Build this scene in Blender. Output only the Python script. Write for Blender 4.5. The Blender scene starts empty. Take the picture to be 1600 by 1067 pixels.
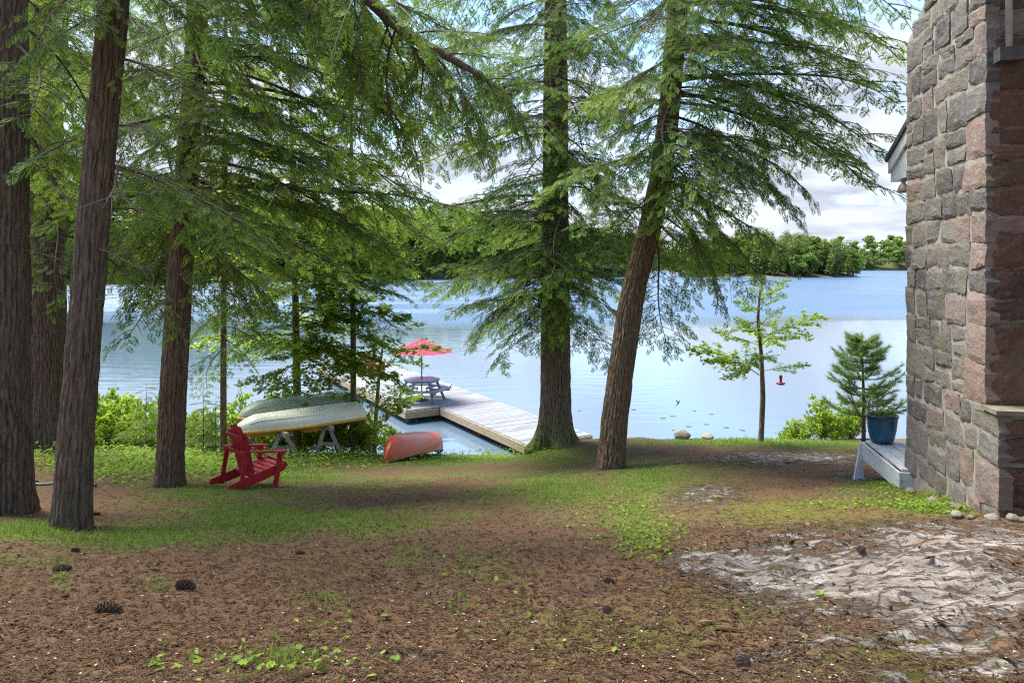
import bpy, math, random
import numpy as np
from mathutils import Vector, Matrix

R = math.radians
random.seed(7)
RNG = np.random.default_rng(7)
scene = bpy.context.scene
COL = scene.collection

# ------------------------------------------------------------------ camera
CAMZ = 5.2            # lake surface is z = 0
F = 1067.0            # focal length in pixels of the 1600 px wide photograph
HV = 414.0            # image row of the horizon
cam_d = bpy.data.cameras.new("camera")
cam = bpy.data.objects.new("camera", cam_d)
COL.objects.link(cam)
cam.location = (0, 0, CAMZ)
cam.rotation_euler = (R(90), 0, 0)
cam_d.sensor_width = 36
cam_d.lens = 36 * F / 1600
cam_d.shift_y = -(533.5 - HV) / 1600
cam_d.clip_start = 0.05
cam_d.clip_end = 6000
scene.camera = cam

# ------------------------------------------------------------------ sky and sun
SUN = Vector((-0.40, 0.26, 0.88)).normalized()
w = bpy.data.worlds.new("World")
scene.world = w
w.use_nodes = True
nt = w.node_tree
nt.nodes.clear()
def wn(t, **k):
    n = nt.nodes.new(t)
    for a, b in k.items():
        setattr(n, a, b)
    return n
out = wn("ShaderNodeOutputWorld")
bg = wn("ShaderNodeBackground")
sky = wn("ShaderNodeTexSky")
sky.sky_type = 'NISHITA'
sky.sun_disc = False
sky.sun_elevation = math.asin(SUN.z)
sky.sun_rotation = math.atan2(SUN.x, SUN.y)
sky.air_density = 1.0
sky.dust_density = 0.3
sky.ozone_density = 2.0
tc = wn("ShaderNodeTexCoord")
sep = wn("ShaderNodeSeparateXYZ")
nt.links.new(tc.outputs["Generated"], sep.inputs[0])
zc = wn("ShaderNodeMath", operation='MAXIMUM'); zc.inputs[1].default_value = 0.0
nt.links.new(sep.outputs[2], zc.inputs[0])
za = wn("ShaderNodeMath", operation='ADD'); za.inputs[1].default_value = 0.16
nt.links.new(zc.outputs[0], za.inputs[0])
dx = wn("ShaderNodeMath", operation='DIVIDE'); dy = wn("ShaderNodeMath", operation='DIVIDE')
nt.links.new(sep.outputs[0], dx.inputs[0]); nt.links.new(za.outputs[0], dx.inputs[1])
nt.links.new(sep.outputs[1], dy.inputs[0]); nt.links.new(za.outputs[0], dy.inputs[1])
cmb = wn("ShaderNodeCombineXYZ")
nt.links.new(dx.outputs[0], cmb.inputs[0]); nt.links.new(dy.outputs[0], cmb.inputs[1])
cl = wn("ShaderNodeTexNoise"); cl.inputs["Scale"].default_value = 1.15
cl.inputs["Detail"].default_value = 9; cl.inputs["Roughness"].default_value = 0.55
nt.links.new(cmb.outputs[0], cl.inputs["Vector"])
cr = wn("ShaderNodeValToRGB")
cr.color_ramp.elements[0].position = 0.46; cr.color_ramp.elements[0].color = (0, 0, 0, 1)
cr.color_ramp.elements[1].position = 0.62; cr.color_ramp.elements[1].color = (1, 1, 1, 1)
lowz = wn("ShaderNodeMapRange"); lowz.inputs["From Min"].default_value = 0.0; lowz.inputs["From Max"].default_value = 0.38
lowz.inputs["To Min"].default_value = 0.16; lowz.inputs["To Max"].default_value = 0.0      # clouds stack up towards the horizon
nt.links.new(zc.outputs[0], lowz.inputs["Value"])
cadd = wn("ShaderNodeMath", operation='ADD')
nt.links.new(cl.outputs["Fac"], cadd.inputs[0]); nt.links.new(lowz.outputs[0], cadd.inputs[1])
nt.links.new(cadd.outputs[0], cr.inputs[0])
# cloud bodies are a little greyer where they are thick
cg = wn("ShaderNodeValToRGB")
cg.color_ramp.elements[0].position = 0.44; cg.color_ramp.elements[0].color = (2.6, 2.75, 3.05, 1)
cg.color_ramp.elements[1].position = 0.66; cg.color_ramp.elements[1].color = (1.55, 1.75, 2.2, 1)
cl2 = wn("ShaderNodeTexNoise"); cl2.inputs["Scale"].default_value = 2.1; cl2.inputs["Detail"].default_value = 6
nt.links.new(cmb.outputs[0], cl2.inputs["Vector"])
nt.links.new(cl2.outputs["Fac"], cg.inputs[0])
mx = wn("ShaderNodeMix", data_type='RGBA')
nt.links.new(cr.outputs[0], mx.inputs[0])
nt.links.new(sky.outputs[0], mx.inputs[6])
nt.links.new(cg.outputs[0], mx.inputs[7])
nt.links.new(mx.outputs[2], bg.inputs[0])
bg.inputs[1].default_value = 0.15
nt.links.new(bg.outputs[0], out.inputs[0])

sd = bpy.data.lights.new("sun", 'SUN')
sd.energy = 5.0
sd.angle = R(34)
sd.color = (1.0, 0.94, 0.84)
so = bpy.data.objects.new("sun", sd)
COL.objects.link(so)
so.rotation_euler = SUN.to_track_quat('Z', 'Y').to_euler()

vs = scene.view_settings
vs.view_transform = 'Standard'
vs.look = 'None'
vs.exposure = 1.28
vs.gamma = 1
vs.use_curve_mapping = False
scene.render.engine = 'CYCLES'
cy = scene.cycles
cy.use_denoising = False
cy.sample_clamp_indirect = 6
cy.filter_width = 1.2
cy.max_bounces = 8
cy.diffuse_bounces = 4
cy.glossy_bounces = 3
cy.transmission_bounces = 4
cy.transparent_max_bounces = 4

# ------------------------------------------------------------------ helpers
def at(u, v, d):
    return np.array([(u - 800) / F * d, d, CAMZ - (v - HV) / F * d])

def smooth(a, b, x):
    t = np.clip((x - a) / (b - a), 0, 1)
    return t * t * (3 - 2 * t)

def vnoise(p, seed=0):
    p = np.asarray(p, float)
    i = np.floor(p).astype(np.int64)
    f = p - i
    f = f * f * (3 - 2 * f)
    def h(a, b, c):
        n = (a * 374761393 + b * 668265263 + c * 2147483647 + seed * 1274126177) & 0xFFFFFFFF
        n = ((n ^ (n >> 13)) * 1274126177) & 0xFFFFFFFF
        n = n ^ (n >> 16)
        return (n & 0xFFFF) / 65535.0
    x, y, z = i[..., 0], i[..., 1], i[..., 2]
    fx, fy, fz = f[..., 0], f[..., 1], f[..., 2]
    r = 0
    for a in (0, 1):
        for b in (0, 1):
            for c in (0, 1):
                wt = (fx if a else 1 - fx) * (fy if b else 1 - fy) * (fz if c else 1 - fz)
                r = r + wt * h(x + a, y + b, z + c)
    return r

def fbm(p, oct=4, seed=0):
    p = np.asarray(p, float)
    s = 0; a = 0.5; n = 0
    for k in range(oct):
        s = s + a * vnoise(p * (2 ** k), seed + k * 17); n += a; a *= 0.5
    return s / n

class MB:
    """collects polygons for one mesh"""
    def __init__(self):
        self.v = []; self.f = []; self.m = []; self.n = 0
    def add(self, v, f, m=0):
        v = np.asarray(v, float).reshape(-1, 3)
        self.v.append(v)
        for q in f:
            self.f.append(tuple(int(i) + self.n for i in q)); self.m.append(m)
        self.n += len(v)
        return self
    def box(self, c, s, rot=None, m=0, bev=0.0):
        c = np.asarray(c, float); hx, hy, hz = [k / 2 for k in s]
        if bev <= 0:
            v = np.array([(x, y, z) for z in (-hz, hz) for y in (-hy, hy) for x in (-hx, hx)])
            f = [(0, 2, 3, 1), (4, 5, 7, 6), (0, 1, 5, 4), (2, 6, 7, 3), (0, 4, 6, 2), (1, 3, 7, 5)]
        else:
            b = min(bev, hx * .49, hy * .49, hz * .49)
            v = []; idx = {}
            for sx in (-1, 1):
                for sy in (-1, 1):
                    for sz in (-1, 1):
                        for ax in range(3):
                            q = [sx * (hx - b), sy * (hy - b), sz * (hz - b)]
                            q[ax] += b * (sx, sy, sz)[ax]
                            idx[(sx, sy, sz, ax)] = len(v); v.append(q)
            v = np.array(v); f = []
            def face(ids):
                P = v[list(ids)]; nn = np.cross(P[1] - P[0], P[2] - P[0])
                f.append(ids if np.dot(nn, P.mean(0)) > 0 else tuple(reversed(ids)))
            for s1 in (-1, 1):
                face((idx[(s1, -1, -1, 0)], idx[(s1, 1, -1, 0)], idx[(s1, 1, 1, 0)], idx[(s1, -1, 1, 0)]))
                face((idx[(-1, s1, -1, 1)], idx[(1, s1, -1, 1)], idx[(1, s1, 1, 1)], idx[(-1, s1, 1, 1)]))
                face((idx[(-1, -1, s1, 2)], idx[(1, -1, s1, 2)], idx[(1, 1, s1, 2)], idx[(-1, 1, s1, 2)]))
                for s2 in (-1, 1):
                    face((idx[(s1, s2, -1, 0)], idx[(s1, s2, 1, 0)], idx[(s1, s2, 1, 1)], idx[(s1, s2, -1, 1)]))
                    face((idx[(s1, -1, s2, 0)], idx[(s1, 1, s2, 0)], idx[(s1, 1, s2, 2)], idx[(s1, -1, s2, 2)]))
                    face((idx[(-1, s1, s2, 1)], idx[(1, s1, s2, 1)], idx[(1, s1, s2, 2)], idx[(-1, s1, s2, 2)]))
                    for s3 in (-1, 1):
                        face((idx[(s1, s2, s3, 0)], idx[(s1, s2, s3, 1)], idx[(s1, s2, s3, 2)]))
        if rot is not None:
            v = v @ np.asarray(rot).T
        return self.add(v + c, f, m)
    def beam(self, a, b, wd, th, up=(0, 0, 1), m=0, bev=0.004):
        """a bar of section wd x th from a to b"""
        a = np.asarray(a, float); b = np.asarray(b, float)
        x = b - a; L = np.linalg.norm(x); x = x / L
        y = np.cross(np.asarray(up, float), x); y /= np.linalg.norm(y) + 1e-9
        z = np.cross(x, y)
        return self.box((a + b) / 2, (L, wd, th), np.stack([x, y, z], 1), m, bev)
    def tube(self, P, r, n=8, m=0, cap=True):
        P = np.asarray(P, float); K = len(P)
        r = np.broadcast_to(np.asarray(r, float), (K,))
        T = np.gradient(P, axis=0); T /= np.linalg.norm(T, axis=1)[:, None] + 1e-9
        ref = np.array([0, 0, 1.0]) if abs(T[0][2]) < 0.9 else np.array([1.0, 0, 0])
        v = []
        for k in range(K):
            y = np.cross(ref, T[k]); y /= np.linalg.norm(y) + 1e-9
            z = np.cross(T[k], y); ref = z
            for j in range(n):
                a = 2 * math.pi * j / n
                v.append(P[k] + r[k] * (math.cos(a) * y + math.sin(a) * z))
        f = [(k * n + j, k * n + (j + 1) % n, (k + 1) * n + (j + 1) % n, (k + 1) * n + j) for k in range(K - 1) for j in range(n)]
        if cap:
            f.append(tuple(range(n))[::-1]); f.append(tuple((K - 1) * n + j for j in range(n)))
        return self.add(v, f, m)
    def lathe(self, prof, c=(0, 0, 0), n=24, m=0):
        v = [(c[0] + r * math.cos(2 * math.pi * j / n), c[1] + r * math.sin(2 * math.pi * j / n), c[2] + z) for r, z in prof for j in range(n)]
        K = len(prof)
        f = [(k * n + j, k * n + (j + 1) % n, (k + 1) * n + (j + 1) % n, (k + 1) * n + j) for k in range(K - 1) for j in range(n)]
        return self.add(v, f, m)
    def prism(self, poly, z0, z1, m=0):
        n = len(poly)
        v = [(x, y, z0) for x, y in poly] + [(x, y, z1) for x, y in poly]
        f = [tuple(range(n))[::-1], tuple(range(n, 2 * n))] + [(j, (j + 1) % n, n + (j + 1) % n, n + j) for j in range(n)]
        return self.add(v, f, m)
    def mesh(self, name, mats, off=None, sm=False):
        v = np.concatenate(self.v)
        if off is not None:
            v = v - np.asarray(off)
        me = bpy.data.meshes.new(name)
        me.from_pydata([tuple(p) for p in v], [], self.f)
        for q in (mats if isinstance(mats, (list, tuple)) else [mats]):
            me.materials.append(q)
        if any(self.m):
            me.polygons.foreach_set("material_index", self.m)
        if sm:
            me.polygons.foreach_set("use_smooth", [True] * len(self.f))
        me.update()
        return me
    def build(self, name, mats, parent=None, world=False, sm=False):
        off = np.array(parent.location) if (world and parent is not None) else None
        return link(name, self.mesh(name, mats, off, sm), parent)

def link(name, me, parent=None):
    o = bpy.data.objects.new(name, me)
    COL.objects.link(o)
    if parent is not None:
        o.parent = parent
    return o

def fastmesh(name, v, f, mats, attrs=None, sm=False):
    """numpy mesh: f is (n,3) or (n,4)"""
    v = np.ascontiguousarray(v, np.float32); f = np.ascontiguousarray(f, np.int32)
    k = f.shape[1]
    me = bpy.data.meshes.new(name)
    me.vertices.add(len(v)); me.vertices.foreach_set("co", v.ravel())
    me.loops.add(f.size); me.loops.foreach_set("vertex_index", f.ravel())
    me.polygons.add(len(f))
    me.polygons.foreach_set("loop_start", np.arange(0, f.size, k, dtype=np.int32))
    me.polygons.foreach_set("loop_total", np.full(len(f), k, np.int32))
    if sm:
        me.polygons.foreach_set("use_smooth", np.ones(len(f), bool))
    for q in (mats if isinstance(mats, (list, tuple)) else [mats]):
        me.materials.append(q)
    for a, val in (attrs or {}).items():
        at_ = me.attributes.new(a, 'FLOAT', 'POINT')
        at_.data.foreach_set("value", np.ascontiguousarray(val, np.float32))
    me.update(calc_edges=True)
    return me

def tag(o, label=None, cat=None, group=None, kind=None):
    if label: o["label"] = label
    if cat: o["category"] = cat
    if group: o["group"] = group
    if kind: o["kind"] = kind
    return o

def thing(name, loc, label, cat, group=None, rz=0.0):
    o = bpy.data.objects.new(name, None)
    o.empty_display_size = 0.1
    COL.objects.link(o)
    o.location = tuple(float(k) for k in loc); o.rotation_euler = (0, 0, rz)
    return tag(o, label, cat, group)

# ------------------------------------------------------------------ materials
def mat(name):
    m = bpy.data.materials.new(name); m.use_nodes = True
    t = m.node_tree; t.nodes.clear()
    o = t.nodes.new("ShaderNodeOutputMaterial")
    p = t.nodes.new("ShaderNodeBsdfPrincipled")
    t.links.new(p.outputs[0], o.inputs[0])
    return m, t, p, o

def N(t, kind, ins=None, **k):
    n = t.nodes.new(kind)
    for a, b in k.items(): setattr(n, a, b)
    for a, b in (ins or {}).items():
        s = n.inputs[a]
        if hasattr(b, "is_linked") or isinstance(b, bpy.types.NodeSocket): t.links.new(b, s)
        else: s.default_value = b
    return n

def noise(t, vec, scale, detail=4, rough=0.55):
    return N(t, "ShaderNodeTexNoise", {"Vector": vec, "Scale": scale, "Detail": detail, "Roughness": rough}).outputs["Fac"]

def ramp(t, fac, stops):
    n = t.nodes.new("ShaderNodeValToRGB"); e = n.color_ramp.elements
    while len(e) > 1: e.remove(e[-1])
    e[0].position = stops[0][0]; e[0].color = (*stops[0][1], 1)
    for p, c in stops[1:]:
        q = e.new(p); q.color = (*c, 1)
    t.links.new(fac, n.inputs[0])
    return n.outputs[0]

def mixc(t, fac, a, b, mode='MIX'):
    n = N(t, "ShaderNodeMix", data_type='RGBA', blend_type=mode)
    for i, q in ((0, fac), (6, a), (7, b)):
        if isinstance(q, bpy.types.NodeSocket): t.links.new(q, n.inputs[i])
        else: n.inputs[i].default_value = (*q, 1) if isinstance(q, tuple) else q
    return n.outputs[2]

def math_(t, op, a, b=0.0, clamp=False):
    n = N(t, "ShaderNodeMath", operation=op, use_clamp=clamp)
    for i, q in enumerate((a, b)):
        if isinstance(q, bpy.types.NodeSocket): t.links.new(q, n.inputs[i])
        else: n.inputs[i].default_value = q
    return n.outputs[0]

def coords(t, scale=(1, 1, 1), kind="Object"):
    c = t.nodes.new("ShaderNodeTexCoord")
    mp = N(t, "ShaderNodeMapping", {"Vector": c.outputs[kind], "Scale": scale})
    return mp.outputs[0]

def bump(t, p, h, strength=0.4, dist=0.02):
    b = N(t, "ShaderNodeBump", {"Height": h, "Strength": strength, "Distance": dist})
    t.links.new(b.outputs[0], p.inputs["Normal"])
    return b

def attr(t, name):
    n = t.nodes.new("ShaderNodeAttribute"); n.attribute_name = name
    return n.outputs["Fac"]

def simple(name, c1, c2, scale=(8, 8, 8), rough=0.6, bstr=0.2, detail=5, kind="Object", rnd=0.0, spec=0.5, bscale=3.0):
    m, t, p, o = mat(name)
    v = coords(t, scale, kind)
    n = noise(t, v, 1.0, detail)
    c = ramp(t, n, [(0.3, c1), (0.7, c2)])
    if rnd:
        oi = t.nodes.new("ShaderNodeObjectInfo")
        k = N(t, "ShaderNodeMapRange", {"Value": oi.outputs["Random"], "To Min": 1 - rnd, "To Max": 1 + rnd}).outputs[0]
        hs = N(t, "ShaderNodeHueSaturation", {"Value": k, "Color": c})
        c = hs.outputs[0]
    t.links.new(c, p.inputs["Base Color"])
    p.inputs["Roughness"].default_value = rough
    p.inputs["Specular IOR Level"].default_value = spec
    if bstr:
        bump(t, p, noise(t, v, bscale, 5), bstr, 0.01)
    return m

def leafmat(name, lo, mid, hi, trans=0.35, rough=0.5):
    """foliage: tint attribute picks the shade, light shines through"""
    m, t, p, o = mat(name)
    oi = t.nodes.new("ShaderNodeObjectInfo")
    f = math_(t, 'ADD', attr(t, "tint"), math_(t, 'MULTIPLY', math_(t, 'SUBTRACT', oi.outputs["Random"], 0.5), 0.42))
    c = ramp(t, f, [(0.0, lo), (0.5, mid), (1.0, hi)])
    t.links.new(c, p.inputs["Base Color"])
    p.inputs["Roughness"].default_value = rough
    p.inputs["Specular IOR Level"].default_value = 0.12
    tr = N(t, "ShaderNodeBsdfTranslucent", {"Color": mixc(t, 0.35, c, (0.30, 0.42, 0.04))})
    ms = N(t, "ShaderNodeMixShader", {0: trans})
    t.links.new(p.outputs[0], ms.inputs[1]); t.links.new(tr.outputs[0], ms.inputs[2])
    t.links.new(ms.outputs[0], o.inputs[0])
    return m

M = {}
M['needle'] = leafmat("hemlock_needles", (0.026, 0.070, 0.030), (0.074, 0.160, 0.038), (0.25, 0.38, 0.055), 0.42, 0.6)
M['leaf'] = leafmat("broad_leaves", (0.10, 0.19, 0.025), (0.25, 0.40, 0.045), (0.48, 0.60, 0.08), 0.64, 0.5)
M['pine'] = leafmat("pine_needles", (0.07, 0.14, 0.05), (0.13, 0.24, 0.08), (0.24, 0.36, 0.11), 0.45)
M['cover'] = leafmat("ground_cover_leaves", (0.10, 0.19, 0.025), (0.21, 0.34, 0.04), (0.38, 0.50, 0.07), 0.5)
M['blade'] = leafmat("grass_blades", (0.09, 0.14, 0.03), (0.17, 0.26, 0.045), (0.30, 0.41, 0.07), 0.45)
M['far_conifer'] = leafmat("far_conifer", (0.05, 0.10, 0.035), (0.14, 0.20, 0.05), (0.32, 0.33, 0.07), 0.3)
M['far_leaf'] = leafmat("far_broadleaf", (0.06, 0.12, 0.03), (0.11, 0.20, 0.04), (0.20, 0.29, 0.055), 0.3)

def barkmat(name, c1, c2, c3, sc=1.0, moss=False):
    m, t, p, o = mat(name)
    v = coords(t, (12 * sc, 12 * sc, 2.3 * sc))
    wv = mixc(t, 0.25, v, N(t, "ShaderNodeTexNoise", {"Vector": v, "Scale": 1.2}).outputs["Color"], 'ADD')
    vo = N(t, "ShaderNodeTexVoronoi", {"Vector": wv, "Scale": 1.0}, feature='DISTANCE_TO_EDGE').outputs["Distance"]
    n = noise(t, v, 2.2, 8, 0.65)
    c = ramp(t, n, [(0.28, c1), (0.5, c2), (0.74, c3)])
    big = noise(t, coords(t, (1.3, 1.3, 0.7)), 1.5, 3)
    c = mixc(t, ramp(t, big, [(0.45, (0, 0, 0)), (0.7, (0.5, 0.5, 0.5))]), c, (0.13, 0.135, 0.10))
    if moss:
        mm = math_(t, 'MULTIPLY', attr(t, "moss"), ramp(t, noise(t, coords(t, (9, 9, 9)), 1.0, 6), [(0.36, (0, 0, 0)), (0.52, (1, 1, 1))]), True)
        c = mixc(t, mm, c, (0.12, 0.17, 0.03))
    t.links.new(c, p.inputs["Base Color"])
    p.inputs["Roughness"].default_value = 0.9
    p.inputs["Specular IOR Level"].default_value = 0.15
    h = math_(t, 'ADD', math_(t, 'MULTIPLY', math_(t, 'MINIMUM', vo, 0.25), 2.6), math_(t, 'MULTIPLY', n, 0.8))
    bump(t, p, h, 1.0, 0.045)
    return m
M['bark_dark'] = barkmat("bark_dark", (0.075, 0.054, 0.041), (0.155, 0.115, 0.088), (0.26, 0.20, 0.16))
M['bark_grey'] = barkmat("bark_grey", (0.10, 0.078, 0.06), (0.21, 0.165, 0.125), (0.34, 0.28, 0.22), 1.15, True)
M['bark_red'] = barkmat("bark_red", (0.085, 0.055, 0.038), (0.19, 0.13, 0.09), (0.31, 0.23, 0.165), 1.25, True)
M['twig'] = simple("twig_bark", (0.06, 0.045, 0.035), (0.13, 0.10, 0.08), (20, 20, 20), 0.9, 0)
M['dead'] = simple("dead_twig", (0.13, 0.11, 0.09), (0.23, 0.20, 0.17), (20, 20, 20), 0.9, 0)

# ------------------------------------------------------------------ terrain shape
def hfun(x, y):
    """depth of the ground below the camera"""
    x = np.asarray(x, float); y = np.asarray(y, float)
    yy = np.where(y > 1, y, 1 + (y - 1) * 0.45)
    lin = 1.1 + 0.218 * yy
    lin = np.where(yy > 19.6, 1.1 + 0.218 * 19.6 + (yy - 19.6) * 0.5, lin)
    rt = np.where(yy < 10, 1.1 + 0.2 * yy, 3.1 + 0.142 * (yy - 10))
    lip = 15.0
    rt = np.where(yy > lip, 3.1 + 0.142 * (lip - 10) + (yy - lip) * 0.62, rt)
    b = smooth(-0.5, 3.0, x)
    h = lin * (1 - b) + rt * b
    def g(cx, cy_, sx, sy): return np.exp(-((x - cx) / sx) ** 2 - ((y - cy_) / sy) ** 2)
    h = h - 0.42 * g(-9.6, 13.0, 3.0, 2.4) - 0.24 * g(0.92, 14.4, 1.25, 1.2) - 0.13 * g(-4.6, 15.6, 1.6, 1.6)
    h = h - 0.20 * g(3.6, 4.7, 1.7, 0.95) - 0.12 * g(1.8, 5.1, 1.3, 0.7) + 0.10 * g(4.0, 6.5, 1.0, 0.45)
    h = h + 0.05 * g(1.8, 8.2, 1.6, 0.8)
    return h

def uv_of(x, y, z):
    yy = np.maximum(y, 0.3)
    return 800 + x / yy * F, HV + (CAMZ - z) / yy * F

def blobs(u, v, lst):
    r = np.zeros_like(u)
    for bu, bv, ru, rv, wt in lst:
        r = np.maximum(r, wt * np.exp(-(((u - bu) / ru) ** 2 + ((v - bv) / rv) ** 2)))
    return r
GRASS = [(50, 830, 100, 16, 1.1), (230, 842, 150, 26, .85), (400, 812, 150, 34, .95), (560, 815, 120, 26, .75), (340, 770, 160, 20, .75), (560, 752, 130, 16, .5), (720, 742, 90, 14, .45),
         (640, 716, 190, 13, 1.15), (470, 742, 90, 18, .85), (300, 722, 140, 24, .9), (870, 765, 120, 36, .85), (1010, 752, 90, 34, .85), (980, 806, 70, 34, .6),
         (1190, 690, 190, 9, 1.3), (850, 712, 60, 18, .8), (95, 912, 16, 14, .6), (250, 915, 34, 18, .5), (640, 870, 50, 16, .45), (1450, 792, 120, 12, .5),
         (420, 1050, 120, 30, .5), (60, 880, 120, 20, .45), (740, 880, 60, 22, .4), (520, 940, 40, 12, .35), (1340, 770, 60, 14, .5), (150, 735, 90, 26, .5),
         (720, 800, 60, 18, .35)]
ROCK = [(1370, 905, 330, 62, 1.05), (1130, 880, 130, 26, 1.0), (1520, 850, 170, 45, .95), (1480, 1000, 190, 50, .85), (1240, 716, 190, 16, .9), (1110, 775, 90, 26, .75),
        (640, 1030, 80, 18, .62), (920, 938, 70, 9, .6), (820, 945, 50, 8, .5), (1290, 950, 160, 30, .75), (1180, 1035, 120, 30, .55), (1250, 840, 160, 26, .62), (1330, 745, 60, 14, .7),
        (1580, 940, 120, 60, .95), (1420, 950, 220, 60, .9), (1230, 905, 120, 30, .9), (1570, 1040, 90, 40, .9), (1440, 850, 180, 40, .85), (1330, 1010, 160, 40, .7), (1250, 860, 150, 22, .7), (1420, 1050, 160, 30, .75)]
MOSS = [(1230, 800, 190, 34, .8), (950, 1000, 280, 60, .7), (1150, 950, 190, 40, .7), (1400, 1030, 200, 50, .7), (1010, 860, 60, 30, .6), (1370, 760, 80, 22, .9),
        (1340, 820, 150, 22, .65), (860, 715, 110, 22, .8), (1120, 740, 150, 30, .6), (750, 1000, 120, 40, .5), (1300, 700, 120, 10, .7), (330, 740, 200, 34, .5), (1480, 790, 140, 18, .9)]

def gz(x, y):
    """height of the ground surface, with its fine relief"""
    x = np.asarray(x, float); y = np.asarray(y, float)
    z0 = CAMZ - hfun(x, y)
    u, v = uv_of(x, y, z0)
    rk = smooth(0.25, 0.7, blobs(u, v, ROCK))
    p = np.stack([x, y, np.zeros_like(x)], -1)
    z = z0 + (fbm(p * 1.1, 3, 3) - .5) * 0.10 + (fbm(p * 5, 3, 9) - .5) * 0.035
    q = np.stack([x * 0.9 + y * 0.5, y * 3.0 - x * 0.9, np.zeros_like(x)], -1)
    n = fbm(q * 1.5, 4, 21)
    z = z + rk * ((np.abs(n - .5) * 2) * 0.11 - 0.015 + (fbm(p * 9, 3, 31) - .5) * 0.03)
    return z

def ground_at(x, y):
    return float(gz(np.array([x]), np.array([y]))[0])

xs = np.concatenate([np.linspace(-60, -17, 44)[:-1], np.linspace(-17, -7, 100)[:-1], np.linspace(-7, 7, 240)[:-1], np.linspace(7, 13, 50)[:-1], np.linspace(13, 60, 40)])
ys = np.concatenate([np.linspace(-30, 0, 30)[:-1], np.linspace(0, 2, 16)[:-1], np.linspace(2, 8.5, 170)[:-1], np.linspace(8.5, 21, 170)[:-1], np.linspace(21, 30, 20)])
GX, GY = np.meshgrid(xs, ys)
gx, gy = GX.ravel(), GY.ravel()
gzv = gz(gx, gy)
nx, ny = len(xs), len(ys)
ii = np.arange(nx * ny).reshape(ny, nx)
gf = np.stack([ii[:-1, :-1].ravel(), ii[:-1, 1:].ravel(), ii[1:, 1:].ravel(), ii[1:, :-1].ravel()], 1)
gu, gv = uv_of(gx, gy, CAMZ - hfun(gx, gy))
inview = (gy > 1.5)
pp = np.stack([gx, gy, 0 * gx], -1)
nz = fbm(pp * 2.2, 4, 5)
A_gr = np.where(inview, blobs(gu, gv, GRASS), 0.3) + (nz - .5) * 0.7 + .10
A_rk = np.where(inview, blobs(gu, gv, ROCK), 0.1) + (nz - .5) * 0.25
A_ms = np.where(inview, blobs(gu, gv, MOSS), 0.2)

m, t, p, o = mat("forest_floor")
vv = coords(t)
n1 = noise(t, vv, 1.7, 8, 0.6); n2 = noise(t, vv, 9.0, 8, 0.65); n3 = noise(t, vv, 42.0, 6, 0.7)
vst = coords(t, (230, 75, 40)); nst = noise(t, vst, 1.0, 6, 0.7)
vst2 = N(t, "ShaderNodeMapping", {"Vector": vv, "Rotation": (0, 0, 0.9), "Scale": (240, 70, 40)}).outputs[0]
nst2 = noise(t, vst2, 1.0, 6, 0.7)
ndl = ramp(t, mixc(t, 0.5, nst, nst2), [(0.33, (0.055, 0.031, 0.018)), (0.47, (0.112, 0.064, 0.037)), (0.6, (0.175, 0.105, 0.058)), (0.72, (0.26, 0.168, 0.10))])
ndl = mixc(t, ramp(t, n1, [(0.4, (0, 0, 0)), (0.65, (0.75, 0.75, 0.75))]), ndl, mixc(t, nst, (0.082, 0.050, 0.030), (0.16, 0.10, 0.060)))
grs = ramp(t, n3, [(0.3, (0.05, 0.075, 0.018)), (0.5, (0.10, 0.15, 0.03)), (0.7, (0.19, 0.25, 0.05))])
mos = ramp(t, n3, [(0.3, (0.05, 0.055, 0.012)), (0.55, (0.105, 0.105, 0.022)), (0.75, (0.17, 0.17, 0.04))])
rcv = N(t, "ShaderNodeMapping", {"Vector": vv, "Rotation": (0, 0, -0.45), "Scale": (3.5, 11, 6)}).outputs[0]
r1 = noise(t, rcv, 1.0, 9, 0.68)
rck = ramp(t, r1, [(0.32, (0.075, 0.066, 0.055)), (0.44, (0.155, 0.14, 0.122)), (0.54, (0.25, 0.23, 0.21)), (0.68, (0.40, 0.375, 0.35))])
crk = N(t, "ShaderNodeTexVoronoi", {"Vector": mixc(t, 0.35, N(t, "ShaderNodeMapping", {"Vector": vv, "Rotation": (0, 0, -0.4), "Scale": (1.0, 2.6, 1)}).outputs[0], N(t, "ShaderNodeTexNoise", {"Vector": vv, "Scale": 3.0}).outputs["Color"], 'ADD'), "Scale": 1.5}, feature='DISTANCE_TO_EDGE').outputs["Distance"]
crkf = ramp(t, crk, [(0.006, (1, 1, 1)), (0.028, (0, 0, 0))])
rck = mixc(t, crkf, rck, (0.06, 0.048, 0.035))
rck = mixc(t, ramp(t, n3, [(0.50, (0, 0, 0)), (0.68, (0.8, 0.8, 0.8))]), rck, (0.11, 0.10, 0.085))
rck = mixc(t, ramp(t, n1, [(0.45, (0, 0, 0)), (0.62, (0.25, 0.25, 0.25))]), rck, (0.27, 0.21, 0.185))
def mask(a, nn, lo, hi, k):
    return ramp(t, math_(t, 'ADD', attr(t, a), math_(t, 'MULTIPLY', math_(t, 'SUBTRACT', nn, 0.5), k)), [(lo, (0, 0, 0)), (hi, (1, 1, 1))])
c = ndl
c = mixc(t, mask("moss", n2, 0.34, 0.74, 1.7), c, mos)
c = mixc(t, mask("grass", n2, 0.22, 1.10, 1.3), c, grs)
rsv = N(t, "ShaderNodeMapping", {"Vector": vv, "Rotation": (0, 0, -0.35), "Scale": (3.2, 8.5, 4)}).outputs[0]
r2 = noise(t, rsv, 1.0, 9, 0.66)
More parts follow.
